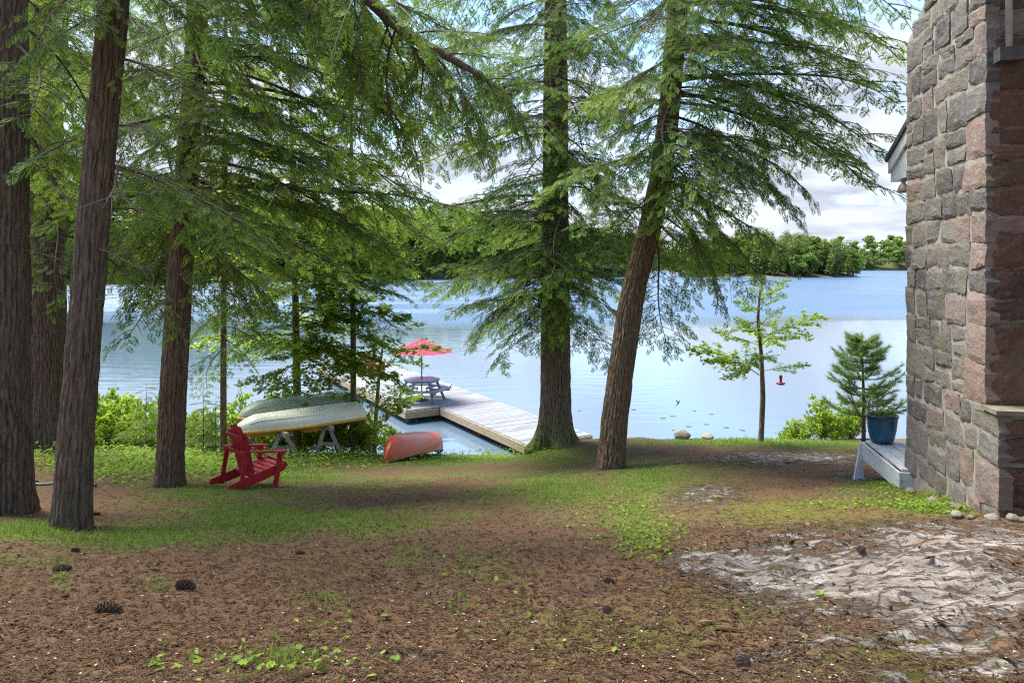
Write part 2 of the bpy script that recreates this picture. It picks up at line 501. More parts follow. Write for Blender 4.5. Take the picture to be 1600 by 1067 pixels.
rmask = ramp(t, math_(t, 'ADD', math_(t, 'MULTIPLY', attr(t, "rock"), 0.74), math_(t, 'ADD', math_(t, 'MULTIPLY', math_(t, 'SUBTRACT', r2, 0.5), 1.45), math_(t, 'MULTIPLY', math_(t, 'SUBTRACT', n3, 0.5), 0.9))), [(0.30, (0, 0, 0)), (0.50, (1, 1, 1))])
flv = N(t, "ShaderNodeMapping", {"Vector": vv, "Rotation": (0, 0, -0.3), "Scale": (7.5, 21, 9)}).outputs[0]
fl1 = noise(t, flv, 1.0, 8, 0.7)
rmask = math_(t, 'MULTIPLY', rmask, ramp(t, math_(t, 'ADD', fl1, math_(t, 'MULTIPLY', math_(t, 'SUBTRACT', attr(t, "rock"), 0.75), 0.16)), [(0.40, (0.0, 0.0, 0.0)), (0.495, (1, 1, 1))]))
mr = ramp(t, math_(t, 'ADD', math_(t, 'MULTIPLY', attr(t, "moss"), 0.35), math_(t, 'MULTIPLY', math_(t, 'SUBTRACT', n2, 0.5), 1.6)), [(0.22, (0, 0, 0)), (0.40, (0.85, 0.85, 0.85))])
rck = mixc(t, mr, rck, mos)
c = mixc(t, rmask, c, rck)
t.links.new(c, p.inputs["Base Color"])
p.inputs["Roughness"].default_value = 0.95
p.inputs["Specular IOR Level"].default_value = 0.12
hh = math_(t, 'ADD', math_(t, 'MULTIPLY', nst, 0.22), math_(t, 'ADD', math_(t, 'MULTIPLY', n3, 0.45), math_(t, 'MULTIPLY', rmask, 0.35)))
hh = math_(t, 'ADD', hh, math_(t, 'MULTIPLY', n2, 1.0))
hh = math_(t, 'ADD', hh, math_(t, 'MULTIPLY', math_(t, 'MULTIPLY', r1, rmask), 2.2))
bump(t, p, hh, 0.9, 0.018)
M['ground'] = m
tag(link("ground", fastmesh("ground", np.stack([gx, gy, gzv], 1), gf, m, {"grass": A_gr, "rock": A_rk, "moss": A_ms}, True)), kind="structure")

# ------------------------------------------------------------------ water
m, t, p, o = mat("lake_water")
pos = t.nodes.new("ShaderNodeNewGeometry").outputs["Position"]
sp = N(t, "ShaderNodeSeparateXYZ", {0: pos})
edge = noise(t, N(t, "ShaderNodeMapping", {"Vector": pos, "Scale": (0.012, 0.03, 1)}).outputs[0], 1.0, 3)
yy_ = math_(t, 'ADD', sp.outputs[1], math_(t, 'MULTIPLY', math_(t, 'SUBTRACT', edge, 0.5), 46.0))
ruf = N(t, "ShaderNodeMapRange", {"Value": yy_, "From Min": 58.0, "From Max": 74.0}).outputs[0]
streak = noise(t, N(t, "ShaderNodeMapping", {"Vector": pos, "Scale": (0.02, 0.10, 1)}).outputs[0], 1.0, 4)
ruf = math_(t, 'MULTIPLY', ruf, ramp(t, streak, [(0.34, (0.45, 0.45, 0.45)), (0.55, (1, 1, 1))]), True)
t.links.new(mixc(t, ruf, (0.105, 0.165, 0.235), (0.06, 0.125, 0.235)), p.inputs["Base Color"])
p.inputs["IOR"].default_value = 1.75
p.inputs["Specular IOR Level"].default_value = 0.6
rg = N(t, "ShaderNodeMapRange", {"Value": ruf, "To Min": 0.03, "To Max": 0.34}).outputs[0]
t.links.new(rg, p.inputs["Roughness"])
w1 = noise(t, N(t, "ShaderNodeMapping", {"Vector": pos, "Scale": (0.45, 1.5, 1)}).outputs[0], 1.0, 4, 0.5)
w2 = noise(t, N(t, "ShaderNodeMapping", {"Vector": pos, "Scale": (2.2, 4.5, 1)}).outputs[0], 1.0, 3, 0.5)
b1 = N(t, "ShaderNodeBump", {"Height": w1, "Strength": 0.055, "Distance": 0.25})
st2 = N(t, "ShaderNodeMapRange", {"Value": ruf, "To Min": 0.012, "To Max": 0.6}).outputs[0]
b2 = N(t, "ShaderNodeBump", {"Height": w2, "Strength": st2, "Distance": 0.35, "Normal": b1.outputs[0]})
t.links.new(b2.outputs[0], p.inputs["Normal"])
M['water'] = m
wm = MB()
wx = [-4000, -60, -20, 20, 60, 4000]; wy = [14.5, 30, 60, 200, 800, 5000]
wm.add([(x, y, 0) for y in wy for x in wx], [(j * 6 + i, j * 6 + i + 1, j * 6 + i + 7, j * 6 + i + 6) for j in range(5) for i in range(5)])
tag(wm.build("lake_water", m), kind="structure")

# ------------------------------------------------------------------ foliage pieces
def spray_template(rng, pairs=7, wd=0.034):
    """flat hemlock spray of unit length along +x: side twigs lined with needles"""
    v = []; f = []; tip = []
    def kite(a, d, L, w_, tp):
        a = np.array(a); d = np.array(d) / np.linalg.norm(d); n = np.array([-d[1], d[0], 0])
        k = len(v)
        dz = rng.uniform(-.05, .03)
        v.extend([a, a + d * L * .45 + n * w_, a + d * L + np.array([0, 0, dz * L * 3]), a + d * L * .45 - n * w_])
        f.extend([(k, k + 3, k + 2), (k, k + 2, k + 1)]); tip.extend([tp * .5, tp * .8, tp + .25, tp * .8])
    for i in range(pairs):
        s = 0.06 + 0.86 * i / pairs
        for sg in (-1, 1):
            s2 = s + (0.05 if sg > 0 else 0) + rng.uniform(-.015, .015)
            L = (0.42 * (1 - s2) ** 0.7 + 0.10) * rng.uniform(.75, 1.15)
            a = R(rng.uniform(42, 62))
            d = (math.cos(a), sg * math.sin(a), rng.uniform(-.18, .06))
            kite((s2, 0, -.10 * s2 * s2), d, L, wd * rng.uniform(.7, 1.1), s2)
            if L > .22:
                b = np.array((s2, 0, -.1 * s2 * s2)) + np.array(d) * L * .45
                kite(b, (math.cos(a * .35), sg * math.sin(a * .35), -.06), L * .5, wd * .8, s2 + .15)
                kite(b, (math.cos(a * 1.6), sg * math.sin(a * 1.6), -.06), L * .4, wd * .8, s2 + .1)
    kite((0, 0, 0), (1, 0, -.1), 1.0, wd * .7, 1)
    return np.array(v), np.array(f), np.array(tip)

def frames(D, up, roll):
    """rotation matrices whose x axis is D, z axis close to up, rolled"""
    D = D / (np.linalg.norm(D, axis=1)[:, None] + 1e-9)
    y = np.cross(up, D); y /= np.linalg.norm(y, axis=1)[:, None] + 1e-9
    z = np.cross(D, y)
    c, s = np.cos(roll)[:, None], np.sin(roll)[:, None]
    return np.stack([D, y * c + z * s, -y * s + z * c], 2)

def scatter(templates, P, D, up, S, roll, tint, rng):
    P = np.array(P); D = np.array(D); S = np.array(S); roll = np.array(roll); tint = np.array(tint)
    up = np.broadcast_to(np.array(up, float), D.shape)
    Rm = frames(D, up, roll)
    ch = rng.integers(0, len(templates), len(P))
    V, Fc, T, n = [], [], [], 0
    for k, (tv, tf, tt) in enumerate(templates):
        s = ch == k
        if not s.any(): continue
        q = np.einsum('nij,kj->nki', Rm[s], tv) * S[s][:, None, None] + P[s][:, None, :]
        c_ = q.shape[0]
        V.append(q.reshape(-1, 3))
        Fc.append((tf[None] + (np.arange(c_) * len(tv))[:, None, None]).reshape(-1, 3) + n)
        T.append((tint[s][:, None] + tt[None]).ravel())
        n += c_ * len(tv)
    return np.concatenate(V), np.concatenate(Fc), np.concatenate(T)

def tubes(paths, sides=4):
    """many thin tubes as one triangle set; paths: list of (points, radii)"""
    mb = MB()
    for P, r in paths: mb.tube(P, r, sides, cap=False)
    v = np.concatenate(mb.v)
    f = np.array([(a, b, c_) for (a, b, c_, d) in mb.f] + [(a, c_, d) for (a, b, c_, d) in mb.f])
    return v, f

def combine(name, wood, foliage, mats):
    wv, wf = wood
    if foliage is None:
        return fastmesh(name, wv, wf, mats[:1], {"tint": np.zeros(len(wv))})
    fv, ff, ft = foliage
    v = np.concatenate([wv, fv]); f = np.concatenate([wf, ff + len(wv)])
    me = fastmesh(name, v, f, mats, {"tint": np.concatenate([np.zeros(len(wv)), ft])})
    mi = np.zeros(len(f), np.int32); mi[len(wf):] = 1
    me.polygons.foreach_set("material_index", mi)
    return me

def hemlock_bough(seed, L=2.4, dens=1.0, droop=0.5, bare=0.15, spread=0.5, rad=0.022):
    rng = np.random.default_rng(seed)
    K = 12
    s = np.linspace(0, 1, K)
    wig = rng.uniform(-.12, .12, 3)
    main = np.stack([s * L, L * .10 * np.sin(s * 4 + wig[0] * 20) * s, L * (0.10 * s - droop * s ** 2.2 * .55) + .02 * np.sin(s * 9)], 1)
    paths = [(main, rad * (1 - s) ** .8 + .003)]
    P, D, S, Ro, T = [], [], [], [], []
    def on(c, q):
        q = min(max(q, 0), 1) * (len(c) - 1); i = min(int(q), len(c) - 2)
        return c[i] + (c[i + 1] - c[i]) * (q - i), (c[i + 1] - c[i]) / (np.linalg.norm(c[i + 1] - c[i]) + 1e-9)
    q = bare; side = 1
    while q < 1.0:
        base, tan = on(main, q)
        ln = spread * L * (0.30 + 0.75 * (1 - q) * min(1, (q - bare + .12) / .28)) * rng.uniform(.65, 1.2)
        ang = side * R(rng.uniform(45, 72)) * (1 if q < .9 else .5)
        a0 = math.atan2(tan[1], tan[0]) + ang
        d0 = np.array([math.cos(a0), math.sin(a0), rng.uniform(-.18, .18)])
        k = 7; ss = np.linspace(0, 1, k)
        hang = rng.uniform(.2, .6)
        sec = base + np.outer(ss * ln, d0) + np.stack([tan[0] * .22 * ln * ss ** 2, tan[1] * .22 * ln * ss ** 2, -hang * ln * ss ** 2.0], 1)
        paths.append((sec, .006 * (1 - ss) + .0018))
        w_ = 0.10 if rng.random() > .10 else 2.0; sd_ = 1
        if rng.random() < .25: w_ += rng.uniform(.1, .35)
        while w_ < 1.02:
            b2, t2 = on(sec, w_)
            sl = rng.uniform(.12, .24) * (1.12 - .35 * w_)
            an = sd_ * R(rng.uniform(25, 60)) * (1 if w_ < .92 else .15)
            ca, sa = math.cos(an), math.sin(an)
            d2 = np.array([t2[0] * ca - t2[1] * sa, t2[0] * sa + t2[1] * ca, t2[2] - rng.uniform(.0, .45)])
            P.append(b2); D.append(d2); S.append(sl); Ro.append(rng.normal(0, .35))
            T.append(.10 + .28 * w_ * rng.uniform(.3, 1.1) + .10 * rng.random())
            w_ += rng.uniform(.055, .11) / ln * .9 / dens; sd_ = -sd_
        q += rng.uniform(.022, .046) / dens; side = -side
    wood = tubes(paths)
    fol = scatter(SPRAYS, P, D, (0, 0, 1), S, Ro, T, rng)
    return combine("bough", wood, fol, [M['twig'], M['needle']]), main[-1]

def dead_bough(seed, L=1.2):
    rng = np.random.default_rng(seed)
    s = np.linspace(0, 1, 9)
    main = np.stack([s * L, .1 * L * np.sin(s * 5 + seed), L * (-.15 * s - .18 * s * s + .05 * np.sin(s * 7 + seed))], 1)
    paths = [(main, .013 * (1 - s) + .0025)]
    for k in range(16):
        i = rng.integers(1, 8); a = rng.uniform(-1.3, 1.3)
        ln = L * rng.uniform(.15, .5)
        d = np.array([math.cos(a), math.sin(a), rng.uniform(-.7, .3)])
        ss = np.linspace(0, 1, 5)
        sec = main[i] + np.outer(ss * ln, d) + np.outer(np.sin(ss * 4 + k), rng.normal(0, .03, 3)) * ln * 2 * ss[:, None]
        paths.append((sec, .005 * (1 - ss) + .0015))
    return combine("dead_branch", tubes(paths), None, [M['dead']]), main[-1]

rs = np.random.default_rng(3)
SPRAYS = [spray_template(rs) for _ in range(6)]
HB = [hemlock_bough(11, 2.4, 1.0, .5), hemlock_bough(12, 2.4, 1.15, .75), hemlock_bough(13, 2.4, .9, .35), hemlock_bough(14, 2.4, 1.0, .6, .3),
      hemlock_bough(15, 2.4, 1.1, .9, .2), hemlock_bough(16, 2.4, .75, .5, .35), hemlock_bough(17, 2.4, 1.1, .45, .1, .6)]
HBX = [hemlock_bough(41, 2.4, 1.0, .55, .15, .42), hemlock_bough(42, 2.4, .9, .7, .25, .55), hemlock_bough(43, 2.4, 1.1, .4, .2, .45), hemlock_bough(44, 2.4, 1.0, .6, .1, .5), hemlock_bough(45, 2.4, .8, .8, .3, .5), hemlock_bough(46, 2.4, 1.05, .5, .2, .38), hemlock_bough(47, 2.4, 1.0, .35, .12, .55)]
DB = [dead_bough(k) for k in range(1, 5)]

def aim(parent, proto, a, b, name="bough", roll=0.0):
    """hang a bough from a (on the trunk) so that its tip reaches b"""
    me, tip = proto
    a = np.asarray(a, float); b = np.asarray(b, float)
    d = b - a; L = np.linalg.norm(d); tl = np.linalg.norm(tip)
    yaw = math.atan2(d[1], d[0]) - math.atan2(tip[1], tip[0])
    e1 = math.atan2(d[2], math.hypot(d[0], d[1])); e0 = math.atan2(tip[2], math.hypot(tip[0], tip[1]))
    o = link(name, me, parent)
    sc = L / tl
    o.location = tuple(a - np.array(parent.location)); o.scale = (sc, sc, sc)
    o.rotation_euler = (Matrix.Rotation(yaw, 3, 'Z') @ Matrix.Rotation(-(e1 - e0), 3, 'Y') @ Matrix.Rotation(roll, 3, 'X')).to_euler()
    return o

def resample(path, step):
    P = np.array(path, float)
    seg = np.r_[0, np.cumsum(np.linalg.norm(np.diff(P[:, :3], axis=0), axis=1))]
    n = max(2, int(seg[-1] / step) + 1)
    q = np.linspace(0, seg[-1], n)
    # smooth the joints a little
    out = np.stack([np.interp(q, seg, P[:, k]) for k in range(P.shape[1])], 1)
    for _ in range(6):
        out[1:-1] = (out[:-2] + 2 * out[1:-1] + out[2:]) / 4
    return out

def trunk_mesh(path, sides=72, step=.045, seed=0, flare=.55, lobes=5, amp=.016, mossh=0.0, mats=None, gz0=0.0):
    Q = resample(path, step)
    K = len(Q)
    th = np.linspace(0, 2 * math.pi, sides, endpoint=False)
    TH, Z = np.meshgrid(th, Q[:, 2])
    r = Q[:, 3][:, None] * np.ones(sides)
    hgt = Q[:, 2][:, None] - gz0
    fl = np.exp(-np.clip(hgt + .05, 0, None) / .28)
    r = r * (1 + flare * fl * (.65 + .55 * np.cos(lobes * TH + seed) + .25 * np.cos(3 * TH + 2 * seed)))
    cx, cy_ = np.cos(TH), np.sin(TH)
    rm_ = float(np.mean(Q[:, 3])); nr = max(6, round(2 * math.pi * rm_ / .042))
    wv = np.stack([cx * 2.4, cy_ * 2.4, Z * 3.2], -1); wv2 = np.stack([cx * 6, cy_ * 6, Z * 9], -1)
    warp = (fbm(wv, 3, seed + 5) - .5) * 5.0 + (fbm(wv2, 2, seed + 8) - .5) * 2.2
    ridg = np.abs(np.sin(TH * nr / 2 + warp)) ** .6
    plate = fbm(np.stack([np.cos(TH) * r * 26, np.sin(TH) * r * 26, Z * 8], -1), 2, seed + 15)
    ridg = ridg * (.55 + .9 * plate) + .35 * (fbm(np.stack([cx * r * 60, cy_ * r * 60, Z * 30], -1), 2, seed + 19) - .5)
    lump = fbm(np.stack([cx * 2.2, cy_ * 2.2, Z * 1.6], -1), 3, seed + 40) - .5
    r = r * (1 + .10 * lump) + amp * (ridg - .2)
    X = Q[:, 0][:, None] + cx * r; Y = Q[:, 1][:, None] + cy_ * r
    v = np.stack([X, Y, Z], -1).reshape(-1, 3)
    i = np.arange(K * sides).reshape(K, sides); j = np.roll(i, -1, 1)
    f = np.stack([i[:-1].ravel(), j[:-1].ravel(), j[1:].ravel(), i[1:].ravel()], 1)
    ms = (np.clip(1 - hgt / mossh, 0, 1) * np.ones(sides)).ravel() if mossh > 0 else np.zeros(K * sides)
    return v, f, ms

def tree(name, label, path, bark, seed, boughs, rnd=None, mossh=0.0, sides=72, flare=.5, amp=.016, group=None, protos=None, dead=(), lobes=5, cat="tree"):
    """path: (x, y, z, radius) up the trunk; boughs: (height z on trunk, tip xyz)"""
    rng = random.Random(seed)
    x0, y0 = path[0][0], path[0][1]
    g = ground_at(x0, y0)
    root = thing(name, (x0, y0, g), label, cat, group)
    P = [(path[0][0], path[0][1], g - .35, path[0][3])] + [tuple(q) for q in path if q[2] > g + .05]
    v, f, ms = trunk_mesh(P, sides if sides < 40 else 150, .045 if sides < 40 else .032, seed, flare, lobes, amp, mossh, None, g)
    link("trunk", fastmesh("trunk", v - np.array(root.location), f, bark, {"moss": ms}, True), root)
    PZ = np.array(P)
    def on(z): return np.array([np.interp(z, PZ[:, 2], PZ[:, 0]), np.interp(z, PZ[:, 2], PZ[:, 1]), z])
    protos = protos or HB
    for q in boughs:
        z, tip = q[0], q[1]
        k = q[2] if len(q) > 2 else rng.randrange(len(protos))
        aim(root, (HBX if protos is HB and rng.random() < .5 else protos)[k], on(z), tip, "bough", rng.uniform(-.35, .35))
    if rnd:
        n, z0, z1, l0, l1, drop = rnd
        a = rng.uniform(0, 6)
        for i in range(n):
            z = z0 + (z1 - z0) * (i + .5) / n
            a += 2.4 + rng.uniform(-.4, .4)
            L = l0 + (l1 - l0) * (i / max(1, n - 1)) + rng.uniform(-.3, .3)
            aim(root, (HBX if protos is HB and rng.random() < .5 else protos)[rng.randrange(len(protos))], on(z), on(z) + np.array([math.cos(a) * L, math.sin(a) * L, -drop * L + rng.uniform(-.2, .2)]), "bough", rng.uniform(-.25, .25))
    for z, tip in dead:
        aim(root, DB[rng.randrange(len(DB))], on(z), tip, "dead_branch", rng.uniform(-3, 3))
    return root

def upx(pts, d):
    """trunk path from image points (u, v, width in pixels) all at distance d"""
    return [(*at(u, v, d), wpx / F * d / 2) for u, v, wpx in pts]

# --- T1: dark leaning trunk nearest on the left
d = 6.7
T1 = upx([(110, 828, 47), (118, 700, 45), (133, 500, 42), (150, 300, 40), (178, 0, 37), (200, -300, 32), (215, -620, 28)], d)
zt = lambda v, d: CAMZ - (v - HV) / F * d
tree("hemlock_tree", "dark slanting trunk standing before the two stout trunks, grass at its foot", T1, M['bark_dark'], 1,
     [(zt(255, d), at(420, 395, 7.2), 3), (zt(330, d), at(330, 345, 7.0), 5), (zt(385, d), at(262, 520, 7.4), 5), (zt(90, d), at(340, 170, 6.2), 2),
      (zt(-40, d), at(430, 200, 6.6), 0), (zt(-120, d), at(520, 90, 6.0), 1), (zt(-160, d), at(360, 60, 5.4), 4), (zt(20, d), at(20, 110, 6.0), 2),
      (zt(-80, d), at(60, 60, 5.6), 6), (zt(150, d), at(250, 120, 8.2), 0), (zt(-200, d), at(600, 190, 6.6), 3), (zt(-220, d), at(680, 130, 6.2), 6)],
     rnd=(3, zt(-60, d), zt(-400, d), 2.6, 1.6, .3), flare=.25, amp=.024,
     dead=[(zt(400, d), at(210, 440, 6.3)), (zt(440, d), at(70, 400, 6.2)), (zt(350, d), at(90, 300, 6.2)), (zt(300, d), at(235, 260, 6.3)), (zt(470, d), at(190, 475, 6.5)), (zt(280, d), at(215, 320, 6.0))])
# the heavy overhead limb belongs to this tree
limb_root = [o for o in COL.objects if o.name.startswith("hemlock_tree")][0]
lp = [np.array([*at(212, -560, 6.7)]), at(330, -330, 6.5), at(470, -130, 6.3), at(575, 0, 6.1), at(640, 58, 6.0), at(720, 100, 5.9), at(800, 150, 5.9)]
lq = resample([(*q, r_) for q, r_ in zip(lp, (.075, .07, .062, .055, .05, .03, .012))], .06)
MB().tube(lq[:, :3], lq[:, 3], 12).build("limb", M['bark_dark'], limb_root, True, True)
for k, (u0, v0, u1, v1, dd, pr) in enumerate([(575, 0, 560, 190, 6.0, 1), (600, 25, 690, 215, 6.2, 4), (650, 65, 760, 260, 6.1, 1), (700, 90, 835, 215, 5.9, 6), (760, 125, 880, 150, 6.2, 0),
                                             (520, -60, 480, 110, 5.6, 4), (640, 55, 790, 60, 5.6, 2), (560, -15, 700, 10, 6.6, 0), (480, -120, 640, -30, 5.8, 2), (620, 40, 610, 290, 6.4, 4),
                                             (700, 90, 720, 250, 5.6, 4), (770, 130, 830, 245, 6.0, 1), (540, -40, 560, 120, 6.8, 0), (600, 20, 640, 160, 6.8, 6), (520, -60, 430, 60, 6.2, 2), (660, 70, 660, 230, 6.8, 1), (730, 105, 800, 190, 6.6, 0), (690, 85, 800, 110, 6.8, 6), (560, -20, 740, 80, 7.0, 2), (610, 30, 560, 260, 6.8, 1), (500, -90, 560, 60, 7.0, 6), (450, -150, 520, 20, 6.8, 0)]):
    aim(limb_root, HB[pr], at(u0, v0, 6.1), at(u1, v1, dd), "bough", .2 * (-1) ** k)

# --- T0: stout trunk cut by the left edge
d = 7.65
T0 = upx([(2, 800, 78), (2, 700, 74), (0, 500, 72), (0, 300, 70), (0, 0, 66), (-4, -400, 60), (-6, -800, 40)], d)
tree("hemlock_tree", "stoutest dark trunk with flared foot, beside the hose end", T0, M['bark_dark'], 2,
     [(zt(120, d), at(110, 250, 8.6), 3), (zt(-40, d), at(130, 130, 9.2), 0), (zt(-150, d), at(180, 40, 8.6), 2), (zt(60, d), at(60, 200, 6.4), 5), (zt(180, d), at(120, 330, 9.2), 1), (zt(20, d), at(180, 230, 9.6), 0)],
     rnd=(4, zt(-120, d), zt(-600, d), 3.0, 1.8, .3), flare=.22, amp=.03)

# --- T2: trunk behind them
d = 13.0
T2 = upx([(73, 697, 56), (72, 600, 54), (71, 400, 51), (68, 200, 48), (64, 0, 44), (60, -300, 36), (58, -500, 22)], d)
tree("hemlock_tree", "thick furrowed trunk standing behind the stout and the slanting trunk", T2, M['bark_dark'], 3,
     [(zt(330, d), at(95, 470, 11.4), 1), (zt(300, d), at(200, 400, 12), 0), (zt(200, d), at(75, 330, 10.6), 4), (zt(250, d), at(240, 300, 12.6), 2), (zt(120, d), at(100, 250, 10.4), 1),
      (zt(60, d), at(230, 200, 12), 6), (zt(0, d), at(110, 120, 10.6), 4), (zt(-60, d), at(260, 90, 12), 0), (zt(280, d), at(-60, 380, 12), 2), (zt(150, d), at(170, 250, 13.6), 2)],
     rnd=(18, zt(260, d), zt(-300, d), 3.2, 1.5, .3), flare=.5, amp=.03)

# --- T3: slim trunk by the red chair
d = 10.25
T3 = upx([(263, 762, 38), (269, 640, 36), (280, 450, 34), (292, 280, 31), (306, 80, 28), (315, -150, 28), (322, -450, 16)], d)
tree("hemlock_tree", "slim straight trunk rising beside the near red garden chair", T3, M['bark_red'], 4,
     [(zt(300, d), at(455, 395, 9.2), 0), (zt(260, d), at(540, 360, 10.2), 2), (zt(215, d), at(500, 260, 9.0), 6), (zt(150, d), at(560, 200, 10.0), 0), (zt(100, d), at(470, 120, 9.2), 3),
      (zt(320, d), at(390, 480, 10.8), 5), (zt(290, d), at(190, 390, 10.0), 5), (zt(200, d), at(170, 300, 9.4), 0), (zt(120, d), at(160, 190, 10.0), 2), (zt(40, d), at(180, 110, 9.2), 6),
      (zt(330, d), at(370, 410, 8.4), 4), (zt(260, d), at(330, 390, 8.2), 1), (zt(280, d), at(620, 410, 11.4), 2), (zt(60, d), at(620, 170, 10.4), 2), (zt(0, d), at(520, 60, 9.4), 6),
      (zt(180, d), at(640, 300, 10.6), 3), (zt(230, d), at(430, 290, 8.4), 5), (zt(20, d), at(400, 60, 8.6), 1), (zt(-60, d), at(610, 60, 10.4), 0), (zt(-30, d), at(250, 40, 8.4), 4),
      (zt(80, d), at(330, 250, 8.6), 1), (zt(340, d), at(300, 500, 12.2), 0), (zt(300, d), at(700, 330, 11.0), 2), (zt(130, d), at(720, 230, 10.6), 5), (zt(250, d), at(590, 390, 10.4), 1), (zt(340, d), at(480, 470, 11.4), 0), (zt(330, d), at(560, 460, 12.0), 1),
      (zt(200, d), at(660, 370, 11.6), 0), (zt(90, d), at(560, 130, 9.6), 1), (zt(30, d), at(680, 110, 10.8), 0), (zt(170, d), at(440, 200, 8.8), 6), (zt(240, d), at(230, 360, 9.4), 1), (zt(350, d), at(200, 470, 11.0), 2),
      (zt(150, d), at(230, 240, 11.6), 0), (zt(60, d), at(420, 40, 9.8), 0), (zt(110, d), at(600, 250, 9.8), 4), (zt(360, d), at(400, 520, 9.6), 5), (zt(380, d), at(200, 530, 11.4), 5), (zt(350, d), at(210, 420, 12), 1), (zt(370, d), at(440, 500, 11.2), 0), (zt(340, d), at(160, 440, 11.6), 0)],
     rnd=(12, zt(250, d), zt(-200, d), 3.0, 1.8, .3), flare=.28, amp=.020,
     dead=[(zt(430, d), at(330, 470, 9.8)), (zt(470, d), at(235, 500, 9.8)), (zt(380, d), at(240, 430, 9.6)), (zt(520, d), at(300, 545, 9.7))])

# --- T4: the big mossy-footed tree by the dock
d = 14.4
T4 = upx([(868, 702, 47), (868, 640, 45), (868, 520, 42), (868, 350, 38), (868, 150, 35), (868, -50, 29), (867, -350, 16)], d)
tree("hemlock_tree", "biggest upright tree with mossy spreading roots where the dock begins", T4, M['bark_grey'], 5,
     [(zt(470, d), at(705, 490, 13.6), 0), (zt(450, d), at(735, 540, 12.8), 1), (zt(470, d), at(770, 565, 12.6), 4), (zt(430, d), at(690, 420, 14.4), 2), (zt(480, d), at(945, 572, 13.2), 1),
      (zt(440, d), at(1000, 520, 14.0), 0), (zt(400, d), at(740, 440, 12.4), 6), (zt(380, d), at(820, 470, 12.0), 1), (zt(340, d), at(700, 350, 13.6), 0), (zt(330, d), at(780, 380, 12.2), 4),
      (zt(300, d), at(880, 430, 12.0), 6), (zt(280, d), at(740, 320, 13.4), 2), (zt(240, d), at(800, 310, 12.6), 0), (zt(210, d), at(960, 330, 13.0), 1), (zt(180, d), at(770, 200, 13.4), 6),
      (zt(150, d), at(900, 260, 12.2), 4), (zt(120, d), at(990, 220, 13.4), 0), (zt(90, d), at(760, 110, 13.6), 2), (zt(60, d), at(850, 150, 12.4), 1), (zt(20, d), at(980, 100, 13.2), 6),
      (zt(0, d), at(780, 40, 13.2), 0), (zt(-40, d), at(900, 60, 12.4), 4), (zt(420, d), at(960, 470, 15.6), 2), (zt(350, d), at(820, 400, 16.0), 0), (zt(400, d), at(680, 460, 15.4), 2),
      (zt(260, d), at(1000, 400, 14.6), 5), (zt(460, d), at(840, 545, 12.8), 1), (zt(470, d), at(905, 545, 12.9), 4), (zt(-60, d), at(960, 20, 12.8), 2), (zt(-40, d), at(720, 10, 13.6), 3), (zt(130, d), at(650, 190, 13.8), 6), (zt(200, d), at(660, 260, 14.6), 0), (zt(310, d), at(620, 350, 14.6), 2), (zt(40, d), at(640, 110, 14.4), 0),
      (zt(-20, d), at(620, 30, 14.6), 6), (zt(230, d), at(930, 300, 12.4), 6), (zt(60, d), at(940, 130, 12.6), 0), (zt(160, d), at(840, 230, 11.8), 1), (zt(360, d), at(930, 410, 12.4), 4), (zt(410, d), at(700, 460, 13.0), 1),
      (zt(100, d), at(700, 160, 15.2), 2), (zt(10, d), at(820, 90, 12.4), 1), (zt(420, d), at(790, 500, 12.2), 6), (zt(440, d), at(880, 500, 12.4), 1), (zt(350, d), at(690, 380, 15.4), 2)],
     rnd=(30, zt(430, d), zt(-200, d), 2.3, 1.2, .28), mossh=.75, flare=.9, amp=.03, lobes=4)

